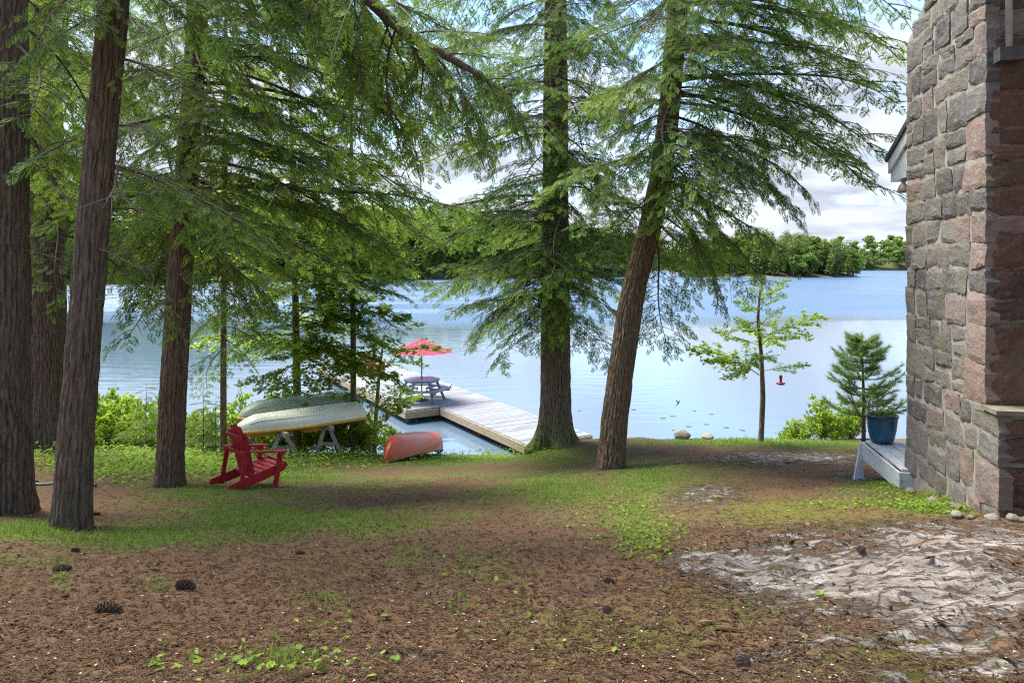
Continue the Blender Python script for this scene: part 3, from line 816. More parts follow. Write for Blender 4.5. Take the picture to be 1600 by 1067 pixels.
# --- T5: the leaning tree
d = 11.5
T5 = upx([(951, 742, 39), (960, 660, 38), (970, 580, 37), (988, 460, 35), (1012, 370, 33), (1032, 280, 31), (1046, 170, 29), (1060, 0, 28), (1072, -200, 24), (1080, -480, 14)], d)
tree("hemlock_tree", "leaning brown tree beside the mossy-rooted one, no moss at its foot", T5, M['bark_red'], 6,
     [(zt(125, d), at(1290, 175, 10.8), 3), (zt(130, d), at(1395, 165, 11.2), 0), (zt(120, d), at(1380, 240, 11.0), 1), (zt(150, d), at(1385, 300, 11.6), 4), (zt(60, d), at(1330, 90, 11.0), 2),
      (zt(10, d), at(1415, 90, 11.6), 0), (zt(-60, d), at(1400, 20, 11.0), 6), (zt(-40, d), at(1290, 40, 10.4), 1), (zt(180, d), at(1250, 290, 10.6), 6), (zt(200, d), at(1180, 300, 9.8), 0),
      (zt(240, d), at(1150, 330, 9.6), 1), (zt(280, d), at(1220, 400, 11.0), 2), (zt(300, d), at(1190, 440, 11.6), 0), (zt(310, d), at(1120, 480, 11.2), 4), (zt(330, d), at(1160, 470, 12.6), 1),
      (zt(350, d), at(1040, 545, 12.4), 1), (zt(260, d), at(1080, 350, 9.4), 4), (zt(200, d), at(1090, 270, 9.2), 6), (zt(150, d), at(1020, 240, 9.4), 1), (zt(220, d), at(940, 320, 10.6), 0),
      (zt(180, d), at(930, 230, 10.8), 2), (zt(100, d), at(970, 150, 9.8), 6), (zt(50, d), at(1080, 120, 9.4), 4), (zt(20, d), at(1180, 90, 10.2), 0), (zt(-20, d), at(940, 60, 10.4), 1),
      (zt(-50, d), at(1130, 20, 9.8), 3), (zt(90, d), at(1200, 190, 10.2), 0), (zt(140, d), at(1310, 250, 12.2), 2), (zt(290, d), at(960, 400, 10.6), 5), (zt(-90, d), at(1330, -10, 11.8), 2),
      (zt(330, d), at(930, 370, 10.2), 4), (zt(300, d), at(1100, 420, 10.2), 0), (zt(60, d), at(1240, 120, 12.4), 5), (zt(340, d), at(1100, 440, 13.4), 2), (zt(160, d), at(1340, 280, 10.8), 0), (zt(40, d), at(1370, 120, 11.8), 1), (zt(-30, d), at(1230, 60, 11.4), 6), (zt(210, d), at(1240, 340, 10.8), 1), (zt(250, d), at(1130, 380, 10.4), 6), (zt(70, d), at(1140, 160, 9.8), 1), (zt(0, d), at(1010, 60, 9.8), 6), (zt(130, d), at(900, 170, 10.4), 0)],
     rnd=(18, zt(290, d), zt(-200, d), 2.2, 1.4, .25), flare=.22, amp=.022,
     dead=[(zt(360, d), at(985, 405, 10.7)), (zt(350, d), at(1060, 400, 10.8)), (zt(380, d), at(970, 395, 11))])

# --- young hemlocks by the shore
d = 15.0
tree("young_hemlock", "slender young hemlock on the shore behind the red chair's back", upx([(349, 690, 10), (349, 560, 9), (350, 400, 8), (352, 250, 7), (353, 50, 5), (354, -120, 2)], d), M['bark_red'], 7,
     [(zt(540, d), at(300, 590, 14.4), 5), (zt(530, d), at(395, 580, 14.6), 5), (zt(490, d), at(300, 530, 15.4), 6), (zt(510, d), at(415, 545, 14.6), 5), (zt(480, d), at(430, 500, 15.2), 0), (zt(470, d), at(290, 480, 14.4), 5), (zt(450, d), at(370, 510, 13.6), 1), (zt(440, d), at(440, 460, 14.4), 5), (zt(520, d), at(350, 580, 13.9), 5), (zt(545, d), at(320, 615, 15.8), 5)],
     rnd=(30, zt(470, d), zt(-100, d), 1.8, .7, .3), flare=.1, sides=16, amp=.002, group="young hemlocks on the shore")
d = 17.4
tree("young_hemlock", "thin young hemlock rising just behind the upturned boats", upx([(552, 700, 9), (552, 560, 9), (551, 420, 8), (549, 250, 6), (548, 60, 2)], d), M['bark_grey'], 8,
     [(zt(480, d), at(620, 520, 16.6), 5), (zt(470, d), at(490, 530, 16.8), 5), (zt(450, d), at(640, 470, 16.6), 5), (zt(460, d), at(570, 530, 16.2), 5), (zt(440, d), at(680, 450, 17), 0)],
     rnd=(22, zt(430, d), zt(80, d), 1.8, .7, .3), flare=.1, sides=16, amp=.002, group="young hemlocks on the shore")

# ------------------------------------------------------------------ broadleaf foliage
def leaf_template(rng, n=5):
    """a lobed leaf of unit length along +x, folded along its midrib"""
    out = [(0, 0, 0), (.18, .10, .02), (.28, .40, .06), (.45, .20, .04), (.62, .34, .06), (.72, .14, .02), (1, 0, -.06)]
    v = [np.array(q, float) for q in out] + [np.array((q[0], -q[1], q[2]), float) for q in out[1:-1]]
    v = np.array(v); v[:, 2] += rng.normal(0, .02, len(v))
    f = [(0, 1, 6), (1, 2, 3), (1, 3, 6), (3, 4, 5), (3, 5, 6), (0, 6, 7), (7, 9, 8), (7, 6, 9), (9, 11, 10), (9, 6, 11)]
    return v, np.array(f), np.full(len(v), 0.0)
def oval_template(rng):
    out = [(0, 0, 0), (.3, .22, .05), (.65, .2, .04), (1, 0, -.05), (.65, -.2, .04), (.3, -.22, .05)]
    v = np.array(out, float)
    return v, np.array([(0, 1, 2), (0, 2, 3), (0, 3, 4), (0, 4, 5)]), np.zeros(6)
LT = [leaf_template(rs) for _ in range(3)]
OT = [oval_template(rs) for _ in range(3)]

def leafy_bough(seed, L=1.4, leaf=.08, per=30, temps=None, secs=17, flat=.35, bmat='twig', lmat='leaf'):
    rng = np.random.default_rng(seed)
    s = np.linspace(0, 1, 10)
    main = np.stack([s * L, .06 * L * np.sin(s * 5 + seed), L * (.12 * s - .12 * s * s)], 1)
    paths = [(main, .010 * (1 - s) + .002)]
    P, D, S, Ro, T = [], [], [], [], []
    for k in range(secs):
        q = .15 + .85 * (k + rng.random() * .5) / secs
        i = min(int(q * 9), 8); base = main[i] + (main[i + 1] - main[i]) * (q * 9 - i)
        a = (1 if k % 2 else -1) * R(rng.uniform(30, 65))
        ln = L * (.40 * (1 - q) + .16) * rng.uniform(.8, 1.2)
        ss = np.linspace(0, 1, 5)
        d_ = np.array([math.cos(a), math.sin(a), rng.uniform(-.45, .5)])
        sec = base + np.outer(ss * ln, d_); sec[:, 2] -= .12 * ln * ss ** 2
        paths.append((sec, .004 * (1 - ss) + .0015))
        for j in range(per):
            w_ = rng.uniform(.15, 1); pnt = sec[0] + (sec[-1] - sec[0]) * w_
            an = rng.uniform(-1.4, 1.4)
            dd = np.array([d_[0] * math.cos(an) - d_[1] * math.sin(an), d_[0] * math.sin(an) + d_[1] * math.cos(an), rng.uniform(-.5, .15)])
            P.append(pnt + rng.normal(0, .022, 3)); D.append(dd); S.append(leaf * rng.uniform(.65, 1.2)); Ro.append(rng.normal(0, flat)); T.append(rng.uniform(.15, .95))
    return combine("leafy_branch", tubes(paths, 3), scatter(temps or LT, P, D, (0, 0, 1), S, Ro, T, rng), [M[bmat], M[lmat]]), main[-1]
LB = [leafy_bough(k) for k in range(21, 26)]
SB = [leafy_bough(k, 0.7, .07, 15, OT, 10, .6) for k in range(31, 35)]

# broadleaf tree behind the boats
d = 17.5
tree("broadleaf_tree", "slim broadleaf tree with bright open leaves beyond the boat bows", upx([(464, 700, 12), (464, 600, 12), (462, 480, 10), (458, 360, 8), (455, 200, 5), (452, 60, 2)], d), M['bark_grey'], 9,
     [(zt(560, d), at(420, 560, 16.6)), (zt(550, d), at(530, 540, 16.8)), (zt(540, d), at(400, 520, 17.4)), (zt(520, d), at(560, 500, 17.2)), (zt(560, d), at(440, 610, 16.4)), (zt(580, d), at(520, 600, 16.6)),
      (zt(500, d), at(600, 540, 16.4)), (zt(510, d), at(400, 470, 17)), (zt(590, d), at(400, 610, 17.2)), (zt(600, d), at(560, 630, 17.4)), (zt(480, d), at(640, 500, 17)), (zt(560, d), at(590, 590, 17.6)), (zt(460, d), at(560, 430, 16.6)), (zt(430, d), at(620, 400, 17)), (zt(400, d), at(390, 400, 16.8)), (zt(360, d), at(560, 330, 17)), (zt(480, d), at(520, 470, 16)), (zt(520, d), at(480, 560, 15.9)), (zt(545, d), at(590, 560, 16.4)), (zt(300, d), at(600, 260, 17)), (zt(250, d), at(540, 180, 17)), (zt(440, d), at(340, 440, 17)), (zt(500, d), at(350, 490, 16.8)), (zt(600, d), at(470, 650, 16.4)), (zt(560, d), at(500, 530, 16.2)), (zt(520, d), at(430, 500, 16.4)), (zt(500, d), at(560, 460, 16.4)), (zt(540, d), at(620, 590, 16.8)), (zt(470, d), at(400, 440, 16.6)), (zt(570, d), at(380, 600, 16.8)), (zt(450, d), at(600, 450, 17.2)), (zt(530, d), at(540, 580, 16.2)), (zt(400, d), at(640, 430, 17.2)), (zt(590, d), at(430, 640, 16.6)),
      (zt(530, d), at(360, 560, 17.2))],
     rnd=(44, zt(560, d), zt(80, d), 2.2, 1.2, -.02), flare=.1, sides=16, amp=.002, protos=LB)
d = 18.2
tree("broadleaf_tree", "small leafy tree leaning over the dock corner beside the canoe", upx([(585, 700, 7), (588, 640, 6), (592, 590, 5), (598, 540, 3)], d), M['bark_grey'], 10,
     [(zt(600, d), at(640, 612, 17.6)), (zt(610, d), at(630, 640, 17.4)), (zt(590, d), at(550, 640, 17.6)), (zt(620, d), at(610, 650, 17.2)), (zt(570, d), at(660, 565, 17.8)), (zt(560, d), at(560, 570, 17.6)),
      (zt(640, d), at(655, 620, 18.6)), (zt(560, d), at(625, 545, 17.2)), (zt(550, d), at(690, 545, 17.6))],
     flare=.1, sides=12, amp=.001, protos=LB)
# the sapling on the right and the tree left of the slim trunk
d = 14.4
SAP = upx([(1188, 690, 8), (1192, 620, 8), (1190, 560, 6), (1184, 500, 5), (1187, 455, 3), (1196, 432, 2)], d)
tree("maple_sapling", "small broadleaf sapling on the grassy lip, red feeder hung on it", SAP, M['bark_grey'], 11,
     [(zt(585, d), at(1090, 545, 14.0)), (zt(575, d), at(1110, 565, 13.8)), (zt(580, d), at(1258, 572, 14.2)), (zt(560, d), at(1140, 590, 14.0)), (zt(540, d), at(1275, 495, 14.4)), (zt(530, d), at(1240, 510, 14.0)),
      (zt(520, d), at(1150, 500, 14.2)), (zt(510, d), at(1225, 480, 14.2)), (zt(490, d), at(1150, 470, 14.4)), (zt(490, d), at(1225, 440, 14.4)), (zt(470, d), at(1180, 440, 14)), (zt(540, d), at(1120, 520, 14.4)),
      (zt(500, d), at(1180, 520, 13.4)), (zt(560, d), at(1200, 560, 13.5)), (zt(520, d), at(1215, 540, 15.2)), (zt(470, d), at(1210, 455, 14.0)), (zt(480, d), at(1165, 485, 14))],
     flare=.1, sides=14, amp=.001, protos=LB)

# shrubs along the left shore (each one a plant of leafy stems)
def shrub(name, label, x, y, h, n, protos, seed, group=None, spread=.5, zoff=0.0, cat="shrub"):
    rng = random.Random(seed)
    g = ground_at(x, y) + zoff
    root = thing(name, (x, y, g), label, cat, group)
    for k in range(n):
        a = k * 2.4 + rng.random(); e = rng.uniform(.15, 1.0)
        L = h * rng.uniform(.6, 1.1)
        b = np.array([x, y, g]) + np.array([math.cos(a) * L * spread * e, math.sin(a) * L * spread * e, L * (1 - .35 * e)])
        aim(root, protos[rng.randrange(len(protos))], (x + rng.uniform(-.06, .06), y + rng.uniform(-.06, .06), g - .03), b, "stem", rng.uniform(-3, 3))
    return root
SHL = "leafy shoreline shrub with small bright leaves among the trunks on the left bank"
k = 0
for u, dd, hh in [(165, 17.2, 1.5), (195, 17.8, 1.2), (225, 17.0, 1.0), (215, 18.2, 1.7), (250, 18.3, 1.2), (310, 17.8, 1.1), (325, 18.2, 1.3), (385, 18.0, 1.6), (410, 17.6, 1.2), (440, 18.4, 1.5), (500, 17.8, 1.5),
                  (530, 18.4, 1.6), (560, 17.6, 1.2), (575, 18.4, 1.0), (610, 18.6, .7), (475, 18.6, 1.8), (360, 17.4, .9), (130, 17.4, 1.6)]:
    k += 1
    lb, gr = (("between the stout furrowed trunk and the slim straight trunk", "shrubs left of the slim trunk") if u < 260 else ("between the slim straight trunk and the young hemlock", "shrubs by the young hemlock") if u < 345 else
              ("behind the red chair and the boat bows", "shrubs behind the boat bows") if u < 485 else ("between the boat sterns and the dock", "shrubs between boats and dock"))
    shrub("shoreline_shrub", ("broad-leaved" if k % 2 else "small-leaved") + " shoreline shrub " + lb, (u - 800) / F * dd, dd, hh, 12, LB if k % 2 else SB, 100 + k, gr + (", broad-leaved" if k % 2 else ", small-leaved"), .6)
for j, (u, dd, hh) in enumerate([(1250, 15.6, .75), (1285, 15.2, .9), (1310, 15.6, 1.0), (1330, 15.0, .8), (1232, 15.9, .55)]):
    shrub("waterside_shrub", "low pale-leaved shrub beside the small pine above the water", (u - 800) / F * dd, dd, hh, 10, SB, 140 + j, "shrubs beside the small pine", .7)

# little fir seedlings on the left bank
def fir(name, label, x, y, h, seed, group):
    root = thing(name, (x, y, ground_at(x, y)), label, "conifer", group)
    g = root.location.z
    rng = random.Random(seed)
    MB().tube([(0, 0, -.1), (0, 0, h * .5), (.01, 0, h)], [.016, .010, .002], 6).build("stem", M['twig'], root)
    n = 22
    for i in range(n):
        z = h * (.12 + .84 * i / n); a = i * 2.4; L = (h - z * .92) * .5 + .08
        aim(root, HB[rng.randrange(len(HB))], (x, y, g + z), (x + math.cos(a) * L, y + math.sin(a) * L, g + z - .04), "bough")
for j, (u, dd, hh) in enumerate([(228, 16.4, 1.8), (252, 16.8, 1.5), (318, 16.2, 1.7), (337, 16.6, 1.6)]):
    fir("fir_seedling", "thin fir seedling " + ("between the furrowed and the slim straight trunk" if u < 260 else "between the slim straight trunk and the young hemlock"), (u - 800) / F * dd, dd, hh, 200 + j, "fir seedlings " + ("left" if u < 260 else "right") + " of the slim trunk")

# young pine by the deck
def young_pine(x, y, h, seed):
    rng = np.random.default_rng(seed)
    g = ground_at(x, y)
    root = thing("young_pine", (x, y, g), "young long-needled pine growing beside the deck with the blue pot", "pine")
    MB().tube([(0, 0, -.2), (0.01, 0, h * .4), (-.02, 0, h * .8), (-.03, 0, h)], [.045, .032, .015, .006], 10).build("trunk", M['bark_red'], root, sm=True)
    paths = []; P, D, S, Ro, T = [], [], [], [], []
    nd = np.array([(0, -.026, 0), (0, .026, 0), (1, 0, 0)]); ndl_ = [(nd, np.array([(0, 1, 2)]), np.array([0, 0, .3]))]
    def tuft(b, d_, n=60, L=.115):
        for _ in range(n):
            q = d_ * rng.uniform(.35, 1.1) + rng.normal(0, .42, 3)
            P.append(b - d_ * rng.uniform(0, .10)); D.append(q); S.append(L * rng.uniform(.7, 1.15)); Ro.append(rng.uniform(0, 3)); T.append(rng.uniform(.1, .75))
    whorl = [.30, .38, .47, .53, .61, .68, .75, .81, .87, .93]
    for wz in whorl:
        nb = int(rng.integers(4, 7))
        for k in range(nb):
            a = k * 2 * math.pi / nb + wz * 9 + rng.uniform(-.5, .5)
            L = h * (.40 * (1 - wz) ** .75 + .06) * rng.uniform(.55, 1.2)
            s = np.linspace(0, 1, 7)
            d0 = np.array([math.cos(a), math.sin(a), 0])
            pth = np.array([-.02 * wz, 0, wz * h]) + np.outer(s * L, d0) + np.outer(.46 * L * s ** 2 - .05 * L * np.sin(s * 3), (0, 0, 1))
            paths.append((pth, .010 * (1 - s) + .003))
            for q in (.45, .6, .75, .88, 1.0):
                i = min(int(q * 6), 5); b = pth[i] + (pth[i + 1] - pth[i]) * (q * 6 - i)
                tuft(b, (pth[i + 1] - pth[i]) / np.linalg.norm(pth[i + 1] - pth[i]))
            for sg in (-1, 1):
                for q in (.5, .72):
                    i = int(q * 6); b = pth[i]
                    dd = np.array([math.cos(a + sg * .9), math.sin(a + sg * .9), .35])
                    e = b + dd * L * .35
                    paths.append((np.array([b, (b + e) / 2, e]), np.array([.005, .004, .003])))
                    tuft(e, dd / np.linalg.norm(dd)); tuft((b + e) / 2, dd / np.linalg.norm(dd), 18)
    for q in (.95, .975, 1.0): tuft(np.array([-.03, 0, h * q]), np.array([0, 0, 1.0]), 40, .09)
    link("crown", combine("crown", tubes(paths), scatter(ndl_, P, D, (0, .1, 1), S, Ro, T, rng), [M['twig'], M['pine']]), root)
x, y, _ = at(1349, 690, 13.0)
young_pine(x, y, (690 - 512) / F * 13.0 + .05, 5)

# ------------------------------------------------------------------ far shores
def far_tree_meshes(seed, conifer):
    """trunk mesh and crown mesh of a tree about 14 m tall seen far off"""
    rng = np.random.default_rng(seed)
    H = 14.0
    P, D, S, Ro, T = [], [], [], [], []
    if conifer:
        lv = 15
        for i in range(lv):
            z = H * (.16 + .82 * i / lv); rad = (2.7 * (1 - i / lv) ** .8 + .25) * rng.uniform(.75, 1.15)
            for k in range(int(12 + 24 * (1 - i / lv))):
                a = rng.uniform(0, 6.283); q = rng.uniform(.35, 1)
                P.append((math.cos(a) * rad * q, math.sin(a) * rad * q, z - .2 * q + rng.normal(0, .25))); D.append((math.cos(a), math.sin(a), rng.uniform(-.3, .15)))
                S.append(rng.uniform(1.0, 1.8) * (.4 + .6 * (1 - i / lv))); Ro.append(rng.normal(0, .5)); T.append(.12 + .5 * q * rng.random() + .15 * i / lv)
    else:
        cl_ = [(rng.normal(0, 1.6), rng.normal(0, 1.6), H * rng.uniform(.28, .92), rng.uniform(1.4, 2.2)) for _ in range(15)]
        for cx, cy_, cz, cr_ in cl_:
            for k in range(34):
                v = rng.normal(0, 1, 3); v /= np.linalg.norm(v); q = rng.uniform(.6, 1.05)
                P.append((cx + v[0] * cr_ * q, cy_ + v[1] * cr_ * q, cz + v[2] * cr_ * .8 * q)); D.append(np.cross(v, rng.normal(0, 1, 3))); S.append(rng.uniform(.9, 1.6)); Ro.append(rng.uniform(-1, 1))
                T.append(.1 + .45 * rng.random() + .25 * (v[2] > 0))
    tm = [(np.array([(-.1, 0, 0), (.25, .34, .1), (.8, .22, -.05), (1, -.05, -.12), (.5, -.36, .06)]), np.array([(0, 2, 1), (0, 3, 2), (0, 4, 3)]), np.zeros(5)),
          (np.array([(0, 0, 0), (.4, .25, .1), (1, .1, -.15), (.6, -.3, 0)]), np.array([(0, 2, 1), (0, 3, 2)]), np.zeros(4))]
    fv, ff, ft = scatter(tm, P, D, (0, 0, 1), S, Ro, T, rng)
    tr = MB().tube([(0, 0, -1), (0, 0, H * .5), (0, 0, H * .95)], [.28, .18, .04], 6)
    return tr, (fv, ff, ft)
FT = [far_tree_meshes(s, c_) for s, c_ in ((1, True), (2, True), (3, False), (4, False), (5, True))]
FTM = []
for i, (tr, (fv, ff, ft)) in enumerate(FT):
    k = 'far_conifer' if i in (0, 1, 4) else 'far_leaf'
    FTM.append((tr.mesh("trunk", M['bark_red']), fastmesh("crown", fv, ff, M[k], {"tint": ft})))

# island on the right
M['shore_rock'] = simple("shore_rock", (0.16, 0.14, 0.12), (0.38, 0.34, 0.30), (1.2, 1.2, 1.2), .9, .4)
m, t, p, o = mat("island_ground")
zz_n = N(t, "ShaderNodeSeparateXYZ", {0: t.nodes.new("ShaderNodeNewGeometry").outputs["Position"]}).outputs[2]
nn_n = noise(t, coords(t, (.5, .5, .5)), 1.0, 5)
t.links.new(mixc(t, ramp(t, math_(t, 'ADD', zz_n, math_(t, 'MULTIPLY', nn_n, .9)), [(.70, (0, 0, 0)), (1.0, (1, 1, 1))]), (.15, .13, .11), (.05, .065, .022)), p.inputs["Base Color"]); p.inputs["Roughness"].default_value = .95
M['island'] = m
M['wood_floor'] = simple("wooded_slope", (0.035, 0.05, 0.018), (0.085, 0.105, 0.03), (.3, .3, .3), .95, .2)
def mound(name, cx, cy_, rx, ry, h, m_, nseg=44, seed=0):
    mb = MB(); rings = 9
    for i in range(rings):
        q = 1 - i / (rings - 1)
        for k in range(nseg):
            a = 2 * math.pi * k / nseg
            w_ = 1 + .16 * math.sin(3 * a + seed) + .08 * math.sin(7 * a + 2 * seed)
            z = -1.0 + (h + 1.0) * (1 - q ** 2.2)
            mb.v.append(np.array([[cx + rx * q * w_ * math.cos(a), cy_ + ry * q * w_ * math.sin(a), z]]))
    mb.n = rings * nseg
    for i in range(rings - 1):
        for k in range(nseg):
            mb.f.append((i * nseg + k, i * nseg + (k + 1) % nseg, (i + 1) * nseg + (k + 1) % nseg, (i + 1) * nseg + k)); mb.m.append(0)
    o = mb.build(name, m_, None, sm=True)
    return tag(o, kind="structure")
ICX, ICY, IRX, IRY = 116.0, 318.0, 42.0, 40.0
mound("island", ICX, ICY, IRX, IRY, 4.0, M['island'], seed=1)
rng = random.Random(44)
cnt = 0
for k in range(700):
    a = rng.uniform(0, 6.283); q = math.sqrt(rng.random()) * .95
    x = ICX + IRX * q * math.cos(a); y = ICY + IRY * q * math.sin(a)
    if y > ICY + 14: continue
    z = 4.0 * (1 - q ** 2.2) - .3
    s = rng.uniform(.85, 1.25) * (1.0 - .38 * q ** 3)
    if rng.random() < .18: s *= 1.18
    right = (x - ICX) / IRX
    ti = rng.choice([0, 1, 4, 2, 4] if right > -.2 else [2, 3, 2, 0, 1])
    con = ti in (0, 1, 4)
    root = thing("island_conifer" if con else "island_broadleaf", (x, y, z),
                 "pointed conifer among the crowded trees on the wooded island" if con else "round-crowned tree among the crowded trees on the wooded island", "tree",
                 "conifers on the island" if con else "round-crowned trees on the island", rng.uniform(0, 6))
    root.scale = (s, s, s * (1.12 if con else .92))
    link("trunk", FTM[ti][0], root); link("crown", FTM[ti][1], root)
    cnt += 1
    if cnt >= 190: break

# wooded hills round the lake: a wood that reads as one mass
def ridge(path, seed, h0, depth, name, step, tsc):
    """land strip along path [(x, y, height)] with a wood on it"""
    rng = np.random.default_rng(seed)
    P = resample(path, step); K = len(P)
    T = np.gradient(P[:, :2], axis=0); T /= np.linalg.norm(T, axis=1)[:, None]
    Nn = np.stack([-T[:, 1], T[:, 0]], 1)
    Nn *= np.where((Nn * P[:, :2]).sum(1) > 0, 1, -1)[:, None]
    rows = [0, .06, .25, .5, .8, 1.0]; v = []
    for q in rows:
        v.append(np.column_stack([P[:, :2] + Nn * depth * q, -1.2 + (P[:, 2] + 1.2) * q ** .7]))
    v = np.concatenate(v); i = np.arange(len(rows) * K).reshape(len(rows), K)
    f = np.stack([i[:-1, :-1].ravel(), i[:-1, 1:].ravel(), i[1:, 1:].ravel(), i[1:, :-1].ravel()], 1)
    tag(link("hill", fastmesh("hill", v, f, M['wood_floor'], None, True)), kind="structure")
    VV = {'far_conifer': [], 'far_leaf': []}; FF = {'far_conifer': [], 'far_leaf': []}; TT = {'far_conifer': [], 'far_leaf': []}; nn = {'far_conifer': 0, 'far_leaf': 0}
    for q in np.linspace(.05, .95, 6):
        for k in range(0, K):
            if rng.random() < .12: continue
            kk = min(max(k + rng.uniform(-.5, .5), 0), K - 1); i0 = int(min(kk, K - 2))
            b = P[i0] + (P[i0 + 1] - P[i0]) * (kk - i0)
            qq = q + rng.uniform(-.07, .07)
            x, y = b[:2] + Nn[i0] * depth * qq
            z = -1.2 + (b[2] + 1.2) * max(qq, 0) ** .7
            ti = rng.choice([2, 3, 2, 3, 0, 1]); key = 'far_conifer' if ti in (0, 1, 4) else 'far_leaf'
            fv, ff, ft = FT[ti][1]
            s = tsc * rng.uniform(.75, 1.3); a = rng.uniform(0, 6.28)
            sel = rng.permutation(len(ff))[: int(len(ff) * .8)]
            c_, s_ = math.cos(a), math.sin(a)
            r = fv @ np.array([[c_, -s_, 0], [s_, c_, 0], [0, 0, 1]]).T * s * np.array([1.3, 1.3, 1])
            VV[key].append(r + np.array([x, y, z])); FF[key].append(ff[sel] + nn[key]); TT[key].append(ft + rng.uniform(-.12, .25)); nn[key] += len(fv)
    for key in VV:
        o = link("wood", fastmesh("wood", np.concatenate(VV[key]), np.concatenate(FF[key]), M[key], {"tint": np.concatenate(TT[key])}))
        tag(o, "leafy green wood covering the far hillside across the lake" if key == 'far_leaf' else "dark conifers scattered through the wood on the far hillside", "wood", kind="stuff")
ridge([(-190, 40, 20), (-175, 110, 24), (-140, 165, 24), (-95, 195, 20), (-45, 232, 15), (10, 268, 12), (60, 300, 10)], 3, 20, 55, "hill", 5.0, 1.05)
ridge([(-60, 560, 18), (150, 620, 20), (330, 640, 20), (480, 600, 18), (700, 560, 16)], 4, 20, 70, "hill", 9.0, 1.0)

# ------------------------------------------------------------------ cottage and chimney
AX = np.array([0.19, 0.98]); AX = AX / np.linalg.norm(AX)        # runs along the gable wall, towards the lake
BX = np.array([AX[1], -AX[0]])                                   # runs into the house
C0 = np.array([4.63, 6.53])                                       # nearest corner of the chimney foot
def hp(s, b, z): return np.array([C0[0] + AX[0] * s + BX[0] * b, C0[1] + AX[1] * s + BX[1] * b, z])
HR = np.array([[AX[0], BX[0], 0], [AX[1], BX[1], 0], [0, 0, 1]])
base_z = CAMZ - 2.4
def stonemat(name, stops, lich=(0.42, 0.41, 0.38), lk=.5):
    m, t, p, o = mat(name)
    oi = t.nodes.new("ShaderNodeObjectInfo")
    v0 = coords(t)
    v = N(t, "ShaderNodeVectorMath", {0: v0, 1: oi.outputs["Location"]}, operation='ADD').outputs[0]
    n = noise(t, v, 7.0, 8, .65); n2 = noise(t, v, 28.0, 6, .7)
    f = math_(t, 'ADD', math_(t, 'MULTIPLY', oi.outputs["Random"], .75), math_(t, 'MULTIPLY', math_(t, 'SUBTRACT', n, .5), .9), True)
    c = ramp(t, f, stops)
    c = mixc(t, ramp(t, n2, [(.52, (0, 0, 0)), (.70, (lk, lk, lk))]), c, lich)
    gm = noise(t, v, 2.1, 5)
    c = mixc(t, ramp(t, gm, [(.52, (0, 0, 0)), (.72, (.55, .55, .55))]), c, (.16, .15, .085))
    t.links.new(c, p.inputs["Base Color"]); p.inputs["Roughness"].default_value = .9; p.inputs["Specular IOR Level"].default_value = .2
    bump(t, p, math_(t, 'ADD', n, math_(t, 'MULTIPLY', n2, .4)), .8, .03)
    return m
M['stone_grey'] = stonemat("stone_grey", [(0, (.085, .08, .077)), (.3, (.15, .14, .13)), (.5, (.175, .155, .13)), (.7, (.125, .122, .125)), (.85, (.215, .155, .12)), (1, (.215, .21, .20))], (.30, .29, .26), .4)
M['stone_pink'] = stonemat("stone_pink", [(0, (.17, .14, .125)), (.4, (.23, .16, .135)), (.7, (.18, .155, .145)), (1, (.25, .175, .14))], (.34, .32, .29), .4)
M['stone_red'] = stonemat("stone_red", [(0, (.055, .04, .035)), (.35, (.13, .075, .055)), (.65, (.08, .055, .045)), (1, (.17, .09, .065))], (.30, .25, .2), .35)
M['mortar'] = simple("mortar", (.17, .16, .135), (.31, .29, .25), (9, 9, 9), .95, .5)

chim = thing("stone_chimney", hp(0, 0, base_z), "tall fieldstone chimney with jutting foot on the cottage end", "chimney")
S1 = 2.38                                                        # width of the foot along the wall
ZL = CAMZ - 1.40                                                 # ledge of the jutting foot
ZS = CAMZ + 2.84                                                 # shoulder
ZT = CAMZ + 4.6
core = MB()
def prof(z):
    """range of s covered by the chimney at height z"""
    s0 = 0.0 if z < ZL else .26
    s1 = S1 - .03 * (z - base_z) / 5
    if z > ZS: s1 = max(S1 - .6, S1 - (z - ZS) * 1.72) - .05
    return s0, s1
DEP = .95
c0 = .03
zz = [base_z - .8, ZL]
core.prism([(0, 0)], 0, 0) if False else None
def slab(s0, s1, b0, b1, z0, z1, mb):
    mb.add([hp(s, b, z) for z in (z0, z1) for b in (b0, b1) for s in (s0, s1)], [(0, 2, 3, 1), (4, 5, 7, 6), (0, 1, 5, 4), (2, 6, 7, 3), (0, 4, 6, 2), (1, 3, 7, 5)])
slab(c0, S1 - c0, c0, DEP, base_z - .8, ZL - .01, core)
slab(.26 + c0, S1 - c0, c0 + .003, DEP - .003, ZL - .02, ZS, core)
core.add([hp(s, b, z) for b in (c0 + .003, DEP - .003) for s, z in ((.26 + c0, ZS), (S1 - c0, ZS), (S1 - .6 - c0, ZS + .35), (S1 - .6 - c0, ZT), (.26 + c0, ZT))],
         [(0, 4, 3, 2, 1), (5, 6, 7, 8, 9), (0, 1, 6, 5), (1, 2, 7, 6), (2, 3, 8, 7), (3, 4, 9, 8), (4, 0, 5, 9)])
core.build("mortar_core", M['mortar'], chim, True)
srng = np.random.default_rng(12)
